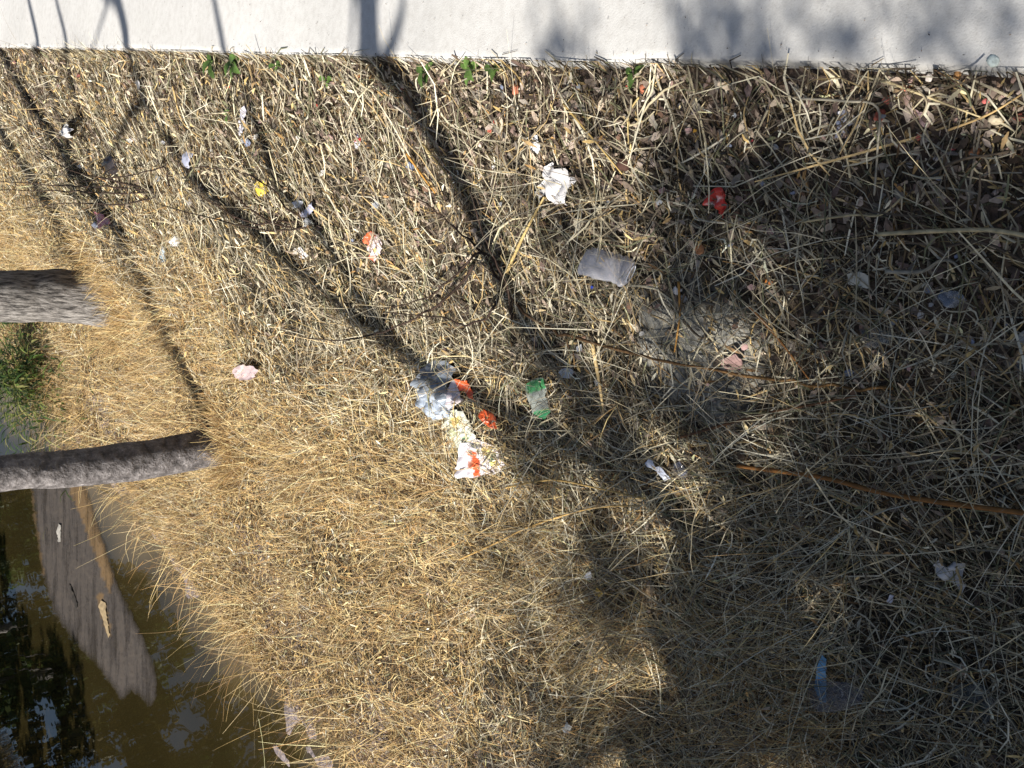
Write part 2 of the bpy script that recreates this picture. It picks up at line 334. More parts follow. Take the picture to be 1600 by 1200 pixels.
# dead leaves and chips as small bent quads
def flakes(name, x, y, size, pal, m, lift, var=.2, asp=.55, label=None, cat=None):
    k_ = rng.random(len(x)) > bare(x, y)*.75; x = x[k_]; y = y[k_]; size = size[k_]
    N = len(x); az = U(0, 2*np.pi, N); s = np.linspace(-.5, .5, 3)[None, :]
    X = x[:, None]+np.cos(az)[:, None]*s*size[:, None]; Y = y[:, None]+np.sin(az)[:, None]*s*size[:, None]
    Z = np.where(X > EDGE, 0, np.maximum(gz(X, Y), ZW))+U(.004, lift, N)[:, None]+rng.normal(0, .4, N)[:, None]*s*size[:, None]
    Z = np.maximum(Z, np.where(X > EDGE-.01, 0.0, gz(X, Y))+.004)
    Z[:, 1] += rng.normal(0, .12, N)*size
    P = np.stack([X, Y, Z], -1); W = side_vec(P, rng.normal(0, .5, N))*(size*asp*.5)[:, None, None]*np.array([.35, 1, .25])[None, :, None]
    return tag(ribbons(name, P, W, pick(pal, N, var), m), label, cat, kind='stuff')
LEAFP = np.array([lin(126, 110, 98), lin(164, 146, 130), lin(100, 86, 74), lin(180, 164, 150), lin(78, 66, 56), lin(140, 118, 108), lin(134, 126, 116), lin(200, 182, 160)])
y = np.concatenate([U(.3, 4, 4200), U(4, 14, 6500)]); x = EDGE-np.abs(rng.normal(0, .55, len(y)))-.01; N = len(x)
flakes('leaf_litter', x, y, U(.012, .045, N), LEAFP, M_leaf, .03, label='small brown and pinkish dead leaves scattered below the path edge', cat='leaf litter')
y = np.concatenate([U(.3, 3.5, 7000), U(3.5, 8, 15000), U(6.5, 15, 15000)]); x = EDGE-.02-rng.random(len(y))*(EDGE-.05-shore_x(y)); N = len(x)
flakes('straw_chaff', x, y, U(.012, .05, N)*np.clip(.75+y*.05, .8, 1.3), np.concatenate([PAL, GOLD, LEAFP[:3]]), M_leaf, .065, asp=.3, label='pale chaff and leaf scraps strewn through the straw', cat='chaff')
# grit on the path
y = U(.3, 9, 420); x = EDGE+np.abs(rng.normal(0, .16, 420))+.01; N = len(x)
flakes('path_grit', x, y, U(.002, .006, N), np.array([lin(120, 100, 80), lin(90, 74, 60), lin(170, 150, 130), lin(60, 52, 46)]), M_leaf, .006, label='fine grit and crumbs along the edge of the concrete path', cat='grit')

# ------------------------------------------------------------------ tubes, trees
def tube(pts, rad, ns=10, rough=0.0, seed=0, cap=True):
    pts = [Vector(p) for p in pts]; V = []; F = []; prev = None
    for i, p in enumerate(pts):
        t = (pts[min(i+1, len(pts)-1)]-pts[max(i-1, 0)]).normalized()
        if prev is None: a = t.orthogonal().normalized()
        else: a = (prev-t*prev.dot(t)).normalized()
        prev = a; bq = t.cross(a)
        for j in range(ns):
            q = 2*math.pi*j/ns; dirv = a*math.cos(q)+bq*math.sin(q)
            r = rad[i]*(1+(rough*mnoise.noise(Vector((math.cos(q)*2+seed, math.sin(q)*2, i*.35))) if rough else 0))
            V.append(p+dirv*r)
    for i in range(len(pts)-1):
        for j in range(ns):
            a0 = i*ns+j; a1 = i*ns+(j+1) % ns; F.append((a0, a1, a1+ns, a0+ns))
    if cap:
        c = len(V); V.append(pts[-1]); k = (len(pts)-1)*ns
        for j in range(ns): F.append((k+j, k+(j+1) % ns, c, c))
        c = len(V); V.append(pts[0])
        for j in range(ns): F.append(((j+1) % ns, j, c, c))
    return V, F
def build(name, vf, m, parent=None, col=None, smooth=True, origin=None):
    """vf: list of (V,F); linked as one mesh"""
    VV = []; FF = []
    for v, f in vf:
        o = len(VV); VV += [tuple(p) for p in v]; FF += [tuple(dict.fromkeys(k+o for k in q)) for q in f]
    org = Vector(origin) if origin is not None else Vector((0, 0, 0))
    me = bpy.data.meshes.new(name); me.from_pydata([tuple(Vector(p)-org) for p in VV], [], FF)
    if smooth: me.polygons.foreach_set('use_smooth', [True]*len(FF))
    if col is not None:
        a = me.attributes.new('col', 'FLOAT_COLOR', 'POINT'); c = np.ones((len(VV), 4), np.float32)
        c[:, :3] = np.array(col); a.data.foreach_set('color', c.ravel())
    me.validate()
    return obj(name, me, m, parent, None if parent else org)
def smooth_path(pts, n=6):
    pts = [Vector(p) for p in pts]; out = []
    for i in range(len(pts)-1):
        p0 = pts[max(i-1, 0)]; p1 = pts[i]; p2 = pts[i+1]; p3 = pts[min(i+2, len(pts)-1)]
        for k in range(n):
            t = k/n; out.append(.5*((2*p1)+(p2-p0)*t+(2*p0-5*p1+4*p2-p3)*t*t+(3*p1-p0-3*p2+p3)*t**3))
    out.append(pts[-1]); return out
def limb(p, d, L, r, depth, acc, rnd, up=.25, wig=.35):
    """bare branching wood; acc collects (V,F)"""
    n = max(3, int(L/.18)); pts = [p.copy()]; dv = d.normalized(); tips = []
    for i in range(n):
        dv = (dv+Vector((rnd.gauss(0, wig), rnd.gauss(0, wig), rnd.gauss(0, wig)+up))*.22).normalized()
        pts.append(pts[-1]+dv*(L/n))
    rad = [r*(1-.75*i/n) for i in range(n+1)]
    acc.append(tube(pts, rad, 6 if r > .02 else 4)); tips.append(pts[-1])
    if depth > 0:
        for i in range(1, n+1):
            if rnd.random() < .62:
                q = dv.orthogonal().normalized(); q.rotate(Matrix.Rotation(rnd.uniform(0, 6.28), 3, dv))
                dd_ = (pts[i]-pts[i-1]).normalized()*.75+q*.75
                tips += limb(pts[i], dd_, L*rnd.uniform(.4, .65), rad[i]*.62, depth-1, acc, rnd, up, wig)
    return tips
def leaf_cloud(centres, per, rad, size, pal, name, parent, org, m=None):
    c = np.repeat(np.asarray(centres, float), per, 0); N = len(c)
    q = rng.normal(0, 1, (N, 3)); q /= np.linalg.norm(q, axis=1, keepdims=True); c = c+q*(rng.random((N, 1))**.5)*rad-np.array(org)
    a = rng.normal(0, 1, (N, 3)); a /= np.linalg.norm(a, axis=1, keepdims=True); b_ = np.cross(a, rng.normal(0, 1, (N, 3))); b_ /= np.linalg.norm(b_, axis=1, keepdims=True)
    sz = U(.7, 1.3, N)[:, None]*size
    V = np.stack([c-a*sz*.5, c+b_*sz*.25, c+a*sz*.5, c-b_*sz*.25], 1).reshape(-1, 3)
    F = np.arange(N*4).reshape(-1, 4)
    return obj(name, mesh_np(name, V, F, np.repeat(pick(pal, N, .25), 4, 0)), m or M_green, parent)
GREENP = np.array([lin(70, 92, 40), lin(88, 108, 48), lin(58, 78, 36), lin(104, 118, 58)])
OLIVE = np.array([lin(96, 92, 40), lin(76, 78, 34), lin(120, 104, 48), lin(60, 64, 30)])

def bare_tree(base, trunk_pts, radii, label, seed, m, fork=None, crown=True, L=1.5, group=None, depth=2):
    rnd = random.Random(seed); root = empty('bare_tree', base); tag(root, label, 'tree', group)
    b0 = Vector(base); P = smooth_path(trunk_pts, 5); rr_ = np.interp(np.linspace(0, 1, len(P)), np.linspace(0, 1, len(radii)), radii)
    V, F = tube(P, list(rr_), 18, .10, seed)
    vf = [(V, F)]
    for k in range(5):                                             # root flare
        q = k*1.257+seed; d = Vector((math.cos(q), math.sin(q), 0)); r0 = radii[0]
        e = P[0]+d*r0*1.35; e.z = max(gz1(e.x, e.y), ZW-.1)-.05
        vf.append(tube(smooth_path([P[0]+Vector((0, 0, r0*1.2))+d*r0*.45, P[0]+d*r0*.8+Vector((0, 0, r0*.3)), e], 3), [r0*.35]*3+[r0*.35, r0*.3, r0*.26, r0*.2], 8, .1, seed+k))
    o = build('trunk', vf, m, None, origin=base); o.parent = root; o.location = (0, 0, 0)
    acc = []; tips = []
    top = P[-1]; d = (P[-1]-P[-3]).normalized()
    for k in range(4):
        q = k*1.57+seed; tips += limb(top-d*.02, d*.8+Vector((math.cos(q), math.sin(q), .1))*.55, L*rnd.uniform(.8, 1.1), rr_[-1]*.7, depth, acc, rnd)
    for f in (fork or []):
        acc_pts = smooth_path(f[0], 5); acc.append(tube(acc_pts, list(np.linspace(f[1], f[1]*.4, len(acc_pts))), 8))
        tips += limb(acc_pts[-1], acc_pts[-1]-acc_pts[-2], L*.7, f[1]*.4, depth-1, acc, rnd)
    o = build('crown', acc, m, None, origin=base); o.parent = root; o.location = (0, 0, 0)
    return root, tips

# the two trunks in view
def up_trunk(px, fwd, extra):
    P = [at_fwd(a, b_, fwd) for a, b_ in px]; P += [P[-1]+Vector(e) for e in extra]; return P
# trees left of the view: their stems and limbs throw the long shadows across bank and path.  A shadow is read off the ground; the
# stem that throws it stands t metres back along the sun's way
def back(x, y, z, t): return Vector((x-SH.x*t, y-SH.y*t, z+t*math.tan(SUN_EL)))
def stem_of(pts, ts, start=()):
    P = list(start)
    for (a, b_), t in zip(pts, ts):
        g = on_ground(a, b_); P.append(back(g.x, g.y, g.z, t))
    return P
def shadow_tree(base, stem, r0, label, seed, limbs=(), L=1.2):
    b0 = Vector(base); P = [b0]+stem; root, tips = bare_tree(b0, P, list(np.linspace(r0, r0*.75, len(P))), label, seed, M_bark2, [(l, q) for l, q in limbs], L=L, depth=1)
def gpt(x, y): return Vector((x, y, gz1(x, y)-.05))
sE = stem_of([(1060, 800), (950, 650), (850, 530), (790, 430), (740, 310), (650, 150), (597, 93), (575, 2)], [1.3, 2.3, 3.0, 3.4, 3.8, 4.3, 4.6, 4.9])
fE = stem_of([(612, 70), (630, 10)], [4.7, 5.0], [sE[6]])
shadow_tree(gpt(-2.75, -.15), sE, .088, 'slim forked tree on the near shore beside the evergreens', 8, [(fE, .04), (stem_of([(1150, 1060), (1060, 1092), (960, 1142), (880, 1190), (800, 1240)], [2.0, 2.2, 2.4, 2.6, 2.8], [sE[0]]), .06)])
sC = stem_of([(1150, 860), (900, 690), (640, 545), (500, 440), (400, 350), (300, 265), (230, 150), (197, 65), (184, 2)], [1.2, 2.4, 3.6, 4.1, 4.4, 4.7, 5.0, 5.3, 5.6])
dC = stem_of([(560, 450), (490, 335), (440, 290), (405, 190), (385, 130), (350, 80), (335, 2)], [3.9, 4.1, 4.2, 4.5, 4.6, 4.8, 5.0], [sC[2]])
xC = stem_of([(205, 180), (172, 250)], [5.0, 4.8], [sC[6]])
shadow_tree(gpt(-2.3, -.55), sC, .06, 'slim tree leaning far over the canal from the near shore', 12, [(dC, .055), (xC, .04)])
r = ray(340, 690); g = on_ground(345, 692); f2 = (g-O3).dot(FWH)
tp = up_trunk([(372, 686), (300, 706), (200, 722), (100, 733), (0, 740)], f2, [(-.1, 0, .7), (-.12, .05, 1.6), (-.05, .1, 2.6)])
tp.insert(0, tp[0]+Vector((.03, -.02, -.4))); tp.insert(1, tp[1]+Vector((.01, 0, -.12)))
bare_tree(tp[0], tp, [.24, .21, .185, .158, .150, .135, .125, .115, .10, .08], 'dark leaning tree trunk with speckled bark rising beside the canal water', 3, M_bark2, [([tp[7]]+stem_of([(130, 320), (110, 270), (105, 200), (62, 85), (60, 75), (45, 2)], [3.0, 3.2, 3.6, 4.1, 4.2, 4.6]), .065), ([tp[8]]+stem_of([(160, 290), (140, 230), (120, 150), (108, 85), (104, 70), (88, 2)], [3.2, 3.4, 3.8, 4.1, 4.2, 4.6]), .05)], L=1.2, depth=1)
g = on_ground(165, 462); f1 = (g-O3).dot(FWH)
tp = up_trunk([(185, 462), (120, 463), (60, 463), (0, 463)], f1, [(.02, 0, .8), (.05, .02, 1.8), (.02, .06, 2.8)])
tp.insert(0, tp[0]+Vector((0, 0, -.5))); tp.insert(1, tp[1]+Vector((0, 0, -.15)))
bare_tree(tp[0], tp, [.44, .40, .34, .265, .245, .235, .22, .20, .16], 'thick grey tree trunk with furrowed bark standing in the straw bank', 5, M_bark, L=1.8)

# evergreen trees standing behind the viewer: dappled shade over the near end of the bank
def shade_tree(base, h, clumps, label, seed, per, rad, size=.075, name='evergreen_tree', pal=GREENP):
    root = empty(name, base); tag(root, label, 'tree'); b0 = Vector(base); rnd = random.Random(seed)
    cen = np.mean(np.array(clumps), 0); top = Vector((cen[0]*.6+b0.x*.4, cen[1]*.6+b0.y*.4, b0.z+h))
    P = smooth_path([b0, b0.lerp(top, .35)+Vector((.05, -.05, 0)), b0.lerp(top, .7), top], 4)
    o = build('trunk', [tube(P, list(np.linspace(.14, .05, len(P))), 12, .1, seed)], M_bark, None, origin=base); o.parent = root; o.location = (0, 0, 0)
    vf = []
    for c in clumps[::8]:
        c = Vector(c); q = P[rnd.randrange(len(P)//2, len(P))]; mid = q.lerp(c, .5)+Vector((0, 0, .12)); vf.append(tube(smooth_path([q, mid, c], 4), list(np.linspace(.022, .006, 9)), 5))
    o = build('branches', vf, M_bark, None, origin=base); o.parent = root; o.location = (0, 0, 0)
    leaf_cloud(clumps, per, rad, size, pal, 'crown', root, b0)
    return root
rs = random.Random(4)
def bound(x): return np.interp(x, [-3.2, -2.8, -.86, -.17, .3, .44], [2.8, 2.7, 2.3, 2.05, 1.8, 1.6])
c1, c2 = [], []
for k in range(11500):
    x = rs.uniform(-3.6, .38); dl = rs.uniform(-1.0, 3.6); y = bound(x)-dl
    if y < -1.6 or rs.random() > min(1, max(0, (dl+1.0)/2.2))**1.6: continue
    if rs.random() > min(1, max(.05, .62-1.5*mnoise.noise(Vector((x*3.4, y*3.4, 3.3)))+.45*max(0, dl-.8))): continue
    if x > .2 and rs.random() < .45: continue
    t = rs.uniform(3.6, 6.2); (c1 if x > -1.6 else c2).append(tuple(back(x, y, -.3+.45*min(x, 0)+.1, t)))
for px, py, rr2, nn_ in ((870, 75, .09, 2), (1085, 55, .10, 4), (1060, 25, .06, 1), (1215, 75, .06, 2), (1260, 85, .06, 2), (1320, 88, .06, 2), (1240, 20, .05, 1), (1500, 35, .07, 3), (1480, 10, .05, 2), (880, 130, .1, 2), (1150, 125, .08, 3)):
    p = on_ground(px, py, 0, True)
    for k in range(nn_): c1.append(tuple(back(p.x+rs.gauss(0, rr2), p.y+rs.gauss(0, rr2*.8), 0, rs.uniform(4.2, 6.2))))
shade_tree((-2.9, -2.9, gz1(-2.9, -2.9)-.05), 4.4, c1, 'leafy evergreen tree at the near end of the bank shading the straw', 2, 26, .16, .066)
shade_tree((-3.5, -1.2, gz1(-3.5, -1.2)-.05), 3.9, c2, 'leafy evergreen tree leaning over the canal near its shore', 6, 26, .16, .066)

# opposite bank: shrubs and trees that the water mirrors
rb = random.Random(21)
spec = [(-11.3, 7.0, 3.6, 'low olive tree'), (-11.7, 10.0, 4.6, 'tall olive tree'), (-11.3, 12.6, 3.9, 'broad olive tree'), (-11.9, 15.4, 5.3, 'tallest dark tree'), (-11.4, 18.6, 4.4, 'dense olive tree'), (-12.0, 22, 5.2, 'wide dark tree'), (-11.6, 26, 4.6, 'rounded olive tree'), (-12, 30.5, 5.0, 'farthest dark tree')]
for k, (x, y, h, nm) in enumerate(spec):
    z = gz1(x, y); cl = []
    for q in range(120):
        a = rb.uniform(0, 6.283); R_ = .75+.2*h; rr2 = rb.random()**.5*R_; cl.append((x+math.cos(a)*rr2*.6, y+math.sin(a)*rr2*1.1, z+.2+rb.random()*h*(1-.3*(rr2/R_)**2)))
    shade_tree((x, y, z-.05), h*.8, cl, '%s on the opposite bank of the canal' % nm, 30+k, 85, .30, .16, 'evergreen_tree', OLIVE if k % 2 else GREENP)
# dry grass on the opposite bank
y = U(2, 32, 26000); x = -9.3-np.abs(rng.normal(0, 1.2, 26000)); N = len(x)
P, W, c = standing(x, y, U(.15, .5, N), U(.008, .016, N), GOLD, .5, 0.3, spread=1.5)
tag(ribbons('far_bank_grass', P, W, c, M_straw), 'dry golden grass on the opposite bank of the canal', 'dry grass', kind='stuff')

# ------------------------------------------------------------------ stalks, canes and branches (polylines read off the photograph, laid on the bank)
def px_line(pts, lift): return smooth_path([on_ground(a, b_, lift) for a, b_ in pts], 5)
def stalk(pts, wpx, colr, label, cat='stalk', name='reed_stalk', lift=.05, group=None, tip=.5, m=None):
    P = px_line(pts, lift); dep = (P[len(P)//2]-O3).dot(FWD); r0 = wpx*.5/FPX*dep
    rad = [r0*(1-(1-tip)*k/(len(P)-1)) for k in range(len(P))]
    nodes = [k % 9 == 4 for k in range(len(P))]
    rad = [q*(1.18 if f else 1) for q, f in zip(rad, nodes)]
    c = np.repeat(np.array([np.array(colr)*(.9+.25*random.random())*(1.0 if not f else .75) for f in nodes]), 6, 0)
    c = np.concatenate([c, [colr, colr]])
    return tag(build(name, [tube(P, rad, 6)], m or M_straw, None, c, True, P[0]), label, cat, group)
PALE = lin(206, 188, 146); ORG = lin(158, 104, 50); BRN = lin(104, 72, 46); GREY = lin(168, 160, 142)
stalk([(1152, 728), (1220, 737), (1290, 747), (1370, 768), (1450, 782), (1540, 794), (1640, 806)], 7, lin(156, 106, 54), 'long thick orange brown cane lying alone in the deepest shade', 'cane', 'cane', .085, tip=1.1)
stalk([(1060, 684), (1130, 664), (1200, 645), (1270, 632), (1340, 618)], 6, BRN, 'short brown cane just below the long fallen branch', 'cane', 'cane', .06)
stalk([(1372, 366), (1440, 362), (1530, 359), (1575, 363), (1625, 373)], 8, PALE, 'thick pale straight reed stalk lying level in the shaded straw', lift=.06, tip=.9)
stalk([(1252, 154), (1320, 158), (1371, 168), (1371, 235), (1366, 305)], 4.5, GREY, 'pale stalk snapped into a right angle', lift=.05, tip=.8)
stalk([(1366, 120), (1440, 148), (1532, 183)], 5, PALE, 'pale stalk lying over leaf litter next to the concrete edge', lift=.04)
stalk([(1482, 203), (1550, 176), (1625, 128)], 5, lin(190, 160, 110), 'tan stalk pointing up at the path beside an upright stone', lift=.04)
stalk([(1384, 424), (1440, 424), (1468, 408), (1490, 410), (1512, 440)], 8, GREY, 'wavy grey dried leaf blade near a bit of clear plastic', 'leaf blade', 'dry_leaf_blade', .045, tip=.4)
stalk([(1252, 347), (1330, 336), (1375, 336), (1410, 308)], 4.5, PALE, 'curved pale stalk with a flattened split end', lift=.05, tip=.7)
stalk([(1168, 476), (1215, 528), (1268, 598)], 4.5, lin(160, 110, 60), 'brown stalk slanting across the bare patch of grey earth', lift=.05)
stalk([(1060, 440), (1062, 490), (1054, 550)], 4.5, lin(190, 140, 70), 'golden brown straight stalk beside the bare patch of grey earth', lift=.05)
stalk([(925, 535), (935, 590), (943, 645)], 7, lin(196, 170, 120), 'stubby split reed near the fallen branch', lift=.05)
stalk([(718, 874), (780, 846), (830, 822), (920, 795), (1000, 790)], 4, lin(214, 176, 110), 'long arching golden stalk in the sunlit grass, nearer the canal of a pair', lift=.09)
stalk([(790, 762), (860, 750), (930, 762), (1010, 780)], 4, lin(216, 180, 112), 'long arching golden stalk in the sunlit grass, nearer the path of a pair', lift=.09)
stalk([(965, 898), (1050, 958), (1130, 1018), (1185, 1078)], 4, lin(196, 180, 150), 'long pale grass stem slanting through the shade border', lift=.07)
stalk([(792, 425), (818, 368), (850, 308)], 6, lin(204, 178, 120), 'thick tan straw leaning up to the torn white paper', lift=.06)
stalk([(1448, 275), (1500, 250), (1560, 240), (1625, 222)], 6, lin(120, 104, 84), 'dull brown stalk running off below the upright stone', lift=.05)
stalk([(1480, 385), (1540, 380), (1630, 425)], 6, lin(96, 84, 70), 'dark bent stalk under the thick pale reed', lift=.05)
stalk([(660, 225), (690, 262), (715, 300)], 4, lin(190, 166, 110), 'tan stalk slanting through the forked tree shadow', lift=.05)
stalk([(616, 165), (660, 195), (692, 212)], 4, lin(190, 180, 165), 'pale grey stick pointing into the forked tree shadow', lift=.04)
stalk([(635, 240), (660, 275), (680, 302)], 4, lin(196, 146, 70), 'short orange straw in front of the tan slanting stalk', lift=.05)
stalk([(270, 135), (285, 190), (318, 218)], 3.5, lin(206, 176, 120), 'thin golden stalk hooked at its end, beside the silver wrapper', lift=.04)
stalk([(522, 371), (550, 383), (578, 396)], 3.5, lin(214, 196, 150), 'pale stalk touching the orange and white wrapper', lift=.05)
stalk([(880, 162), (925, 215), (972, 272)], 3.5, lin(206, 176, 110), 'slender golden stem above the brown nut shell', lift=.05)
stalk([(998, 152), (982, 180), (982, 225)], 3.5, lin(200, 176, 120), 'curved yellow stem below a green seedling', lift=.05)
# long fallen branch with twigs
fb = empty('fallen_branch', on_ground(1380, 606, .03)); tag(fb, 'long brown fallen branch fanning into dark twigs across the bank', 'branch')
def twig(root, name, pts, w0, w1, colr, lift0=.05, lift1=None, col2=None):
    lift1 = lift0 if lift1 is None else lift1
    P = smooth_path([on_ground(a, b_, lift0+(lift1-lift0)*k/(len(pts)-1)) for k, (a, b_) in enumerate(pts)], 5)
    dep = (P[len(P)//2]-O3).dot(FWD); rad = list(np.linspace(w0, w1, len(P))*.5/FPX*dep)
    tw = random.Random(int(pts[0][0]*7+pts[-1][1]))
    for k in range(1, len(P)-1): P[k] = P[k]+Vector((tw.gauss(0, 1), tw.gauss(0, 1), tw.gauss(0, .6)))*rad[k]*.8
    rad = [q*tw.uniform(.8, 1.2) for q in rad]; c = np.repeat(np.array([(np.array(colr)*(1-k/len(P))+np.array(col2 or colr)*k/len(P))*tw.uniform(.5, 1.15) for k in range(len(P))]+[colr]), 6, 0)[:len(P)*6+2]; o = build(name, [tube(P, rad, 6)], M_twig, None, c, True, root.location)
    o.parent = root; o.location = (0, 0, 0); return o
twig(fb, 'stem', [(1395, 607), (1300, 604), (1200, 592), (1100, 577), (1000, 556), (900, 528), (840, 505), (795, 462)], 4.2, 5, lin(138, 104, 62), .055, .08, lin(74, 58, 46))
DK = lin(66, 52, 44)
for pts in ([(798, 466), (755, 398), (700, 345), (665, 318), (628, 300)], [(792, 455), (755, 395), (700, 440), (660, 468), (600, 482)],
            [(790, 445), (770, 485), (735, 507), (690, 497), (600, 488)], [(740, 412), (705, 462), (650, 495), (600, 518), (530, 532), (470, 527)],
            [(800, 470), (800, 500), (790, 440), (760, 380), (735, 300)]):
    twig(fb, 'twig', pts, 4.2, 1.8, DK, .10, .16)
# bare shrubs of dark twigs
def shrub(base, lines_, label, w=3.4):
    root = empty('bare_shrub', on_ground(*base, 0)); tag(root, label, 'shrub')
    for pts in lines_: twig(root, 'twig', pts, w, w*.45, DK, .01, .22)
shrub((500, 350), [[(500, 350), (440, 345), (400, 350), (370, 340), (335, 318), (300, 300)], [(500, 350), (450, 328), (430, 300), (385, 272), (338, 262)], [(500, 350), (430, 350), (360, 300), (338, 264), (300, 262)], [(500, 352), (420, 360), (330, 340), (250, 320)]], 'bare dark shrub twigs arching beside the yellow wrapper')
shrub((262, 300), [[(262, 300), (180, 292), (100, 290), (0, 283)], [(262, 300), (160, 302), (90, 298), (-10, 297)], [(262, 300), (256, 262), (200, 275), (120, 285)], [(262, 300), (170, 280), (110, 265), (60, 238)], [(262, 300), (190, 320), (100, 318), (0, 330)]], 'bare dark shrub twigs rising by the thick grey trunk', 3.0)
# scattered single straws that stand out in the near half
for k in range(150):
    px, py = random.uniform(960, 1590), random.uniform(130, 1190); a = random.uniform(0, 6.28); L = random.uniform(30, 95); bnd = random.gauss(0, .12)*L
    p2 = (px+math.cos(a)*L, py+math.sin(a)*L); mid = ((px+p2[0])/2-math.sin(a)*bnd, (py+p2[1])/2+math.cos(a)*bnd)
    if min(py, p2[1], mid[1]) < 128: continue
    ti = random.randrange(len(PAL)); wd = random.uniform(2.2, 4.6)
    lab = '%s %s %s straw lying loose on the near bank' % (('long' if L > 72 else 'short' if L < 46 else 'medium-length'), ('bowed' if abs(bnd) > .09*L else 'straight'), ('cream', 'pale tan', 'tan', 'ivory', 'grey brown', 'dull grey', 'pale grey', 'dark brown', 'golden', 'ashen', 'olive')[ti])
    stalk([(px, py), mid, p2], wd, tuple(PAL[ti]*random.uniform(.8, .95)), lab, 'straw', 'straw_stalk', random.uniform(.03, .06), lab)

# ------------------------------------------------------------------ sheets of litter: outline, real thickness, crumples
def inside(p, poly):
    c = False; j = len(poly)-1
    for i in range(len(poly)):
        if (poly[i][1] > p[1]) != (poly[j][1] > p[1]) and p[0] < (poly[j][0]-poly[i][0])*(p[1]-poly[i][1])/(poly[j][1]-poly[i][1]+1e-9)+poly[i][0]: c = not c
        j = i
    return c
def sheet_mesh(name, poly, colr, prints=(), amp=.012, freq=30, lift=.035, step=3.0, dome=0.0, thick=.0012, seed=0, water=False, jag=0):
    rnd = random.Random(seed+int(poly[0][0])); n_ = len(poly); B = []
    for i in range(n_):
        a, b_ = poly[i], poly[(i+1) % n_]; L = math.hypot(b_[0]-a[0], b_[1]-a[1]); k = max(1, int(L/step))
        for q in range(k): B.append((a[0]+(b_[0]-a[0])*q/k+rnd.gauss(0, step*.12+jag), a[1]+(b_[1]-a[1])*q/k+rnd.gauss(0, step*.12)))
    x0, x1 = min(p[0] for p in B), max(p[0] for p in B); y0, y1 = min(p[1] for p in B), max(p[1] for p in B); I = []
    xx = x0+step*.5
    while xx < x1:
        yy = y0+step*.5
        while yy < y1:
            p = (xx+rnd.uniform(-.3, .3)*step, yy+rnd.uniform(-.3, .3)*step)
            if inside(p, B) and min((p[0]-q[0])**2+(p[1]-q[1])**2 for q in B) > (step*.4)**2: I.append(p)
            yy += step
        xx += step
    vs_, es, fs, *_ = delaunay_2d_cdt([Vector(p) for p in B+I], [(i, (i+1) % len(B)) for i in range(len(B))], [], 1, 1e-4)
    cxp = sum(p[0] for p in B)/len(B); cyp = sum(p[1] for p in B)/len(B)
    c0 = on_water(cxp, cyp, .005) if water else on_ground(cxp, cyp, lift)
    if water: nrm = Vector((0, 0, 1))
    else:
        h = .06; nrm = Vector((-(gz1(c0.x+h, c0.y)-gz1(c0.x-h, c0.y))/(2*h), -(gz1(c0.x, c0.y+h)-gz1(c0.x, c0.y-h))/(2*h), 1))
        if c0.x > EDGE: nrm = Vector((0, 0, 1))
        nrm += Vector((rnd.gauss(0, .12), rnd.gauss(0, .12), 0)); nrm.normalize()
    rmax = max(math.hypot(p[0]-cxp, p[1]-cyp) for p in B); V = []; C = []; FD = []
    off = Vector((rnd.uniform(0, 50), rnd.uniform(0, 50), 0))
    for v in vs_:
        rr_ = ray(v.x, v.y); t = (c0-O3).dot(nrm)/rr_.dot(nrm); p = O3+rr_*t
        q = p*freq+off; z = abs(mnoise.noise(q))*1.7-.5+.28*mnoise.noise(q*2.1)
        rad = math.hypot(v.x-cxp, v.y-cyp)/rmax
        V.append(p+nrm*(amp*z+dome*(1-rad*rad))-c0)
        cc = np.array(colr)
        for pp, pc in prints:
            if inside((v.x, v.y), pp): cc = np.array(pc)
        dirt = .10+.22*max(0, mnoise.noise(p*40+off)+.1); C.append(cc*(1-dirt)*.93+np.array((.16, .13, .10))*dirt)
        if water: FD.append(min(1.0, min((v.x-q[0])**2*.6+(v.y-q[1])**2*.12 for q in B)**.5/5.5))
    me = bpy.data.meshes.new(name); me.from_pydata([tuple(v) for v in V], [], [tuple(f) for f in fs])
    a = me.attributes.new('col', 'FLOAT_COLOR', 'POINT'); c4 = np.ones((len(V), 4), np.float32); c4[:, :3] = np.array(C); a.data.foreach_set('color', c4.ravel())
    if water: a = me.attributes.new('fade', 'FLOAT', 'POINT'); a.data.foreach_set('value', np.array(FD, np.float32))
    me.update()
    bm = bmesh.new(); bm.from_mesh(me); bmesh.ops.recalc_face_normals(bm, faces=bm.faces)
    bmesh.ops.solidify(bm, geom=bm.faces[:], thickness=thick); bm.to_mesh(me); bm.free(); me.polygons.foreach_set('use_smooth', [True]*len(me.polygons)); me.set_sharp_from_angle(angle=.9)
    return me, c0
def sheet(name, poly, colr, label, cat, m=None, group=None, parent=None, **kw):
    kw['lift'] = kw.get('lift', .035)*.72; me, c0 = sheet_mesh(name, poly, colr, **kw)
    if parent: o = obj(name, me, m or M_paper, parent, c0-parent.location); return o
    return tag(obj(name, me, m or M_paper, None, c0), label, cat, group)
WH = lin(222, 220, 220)
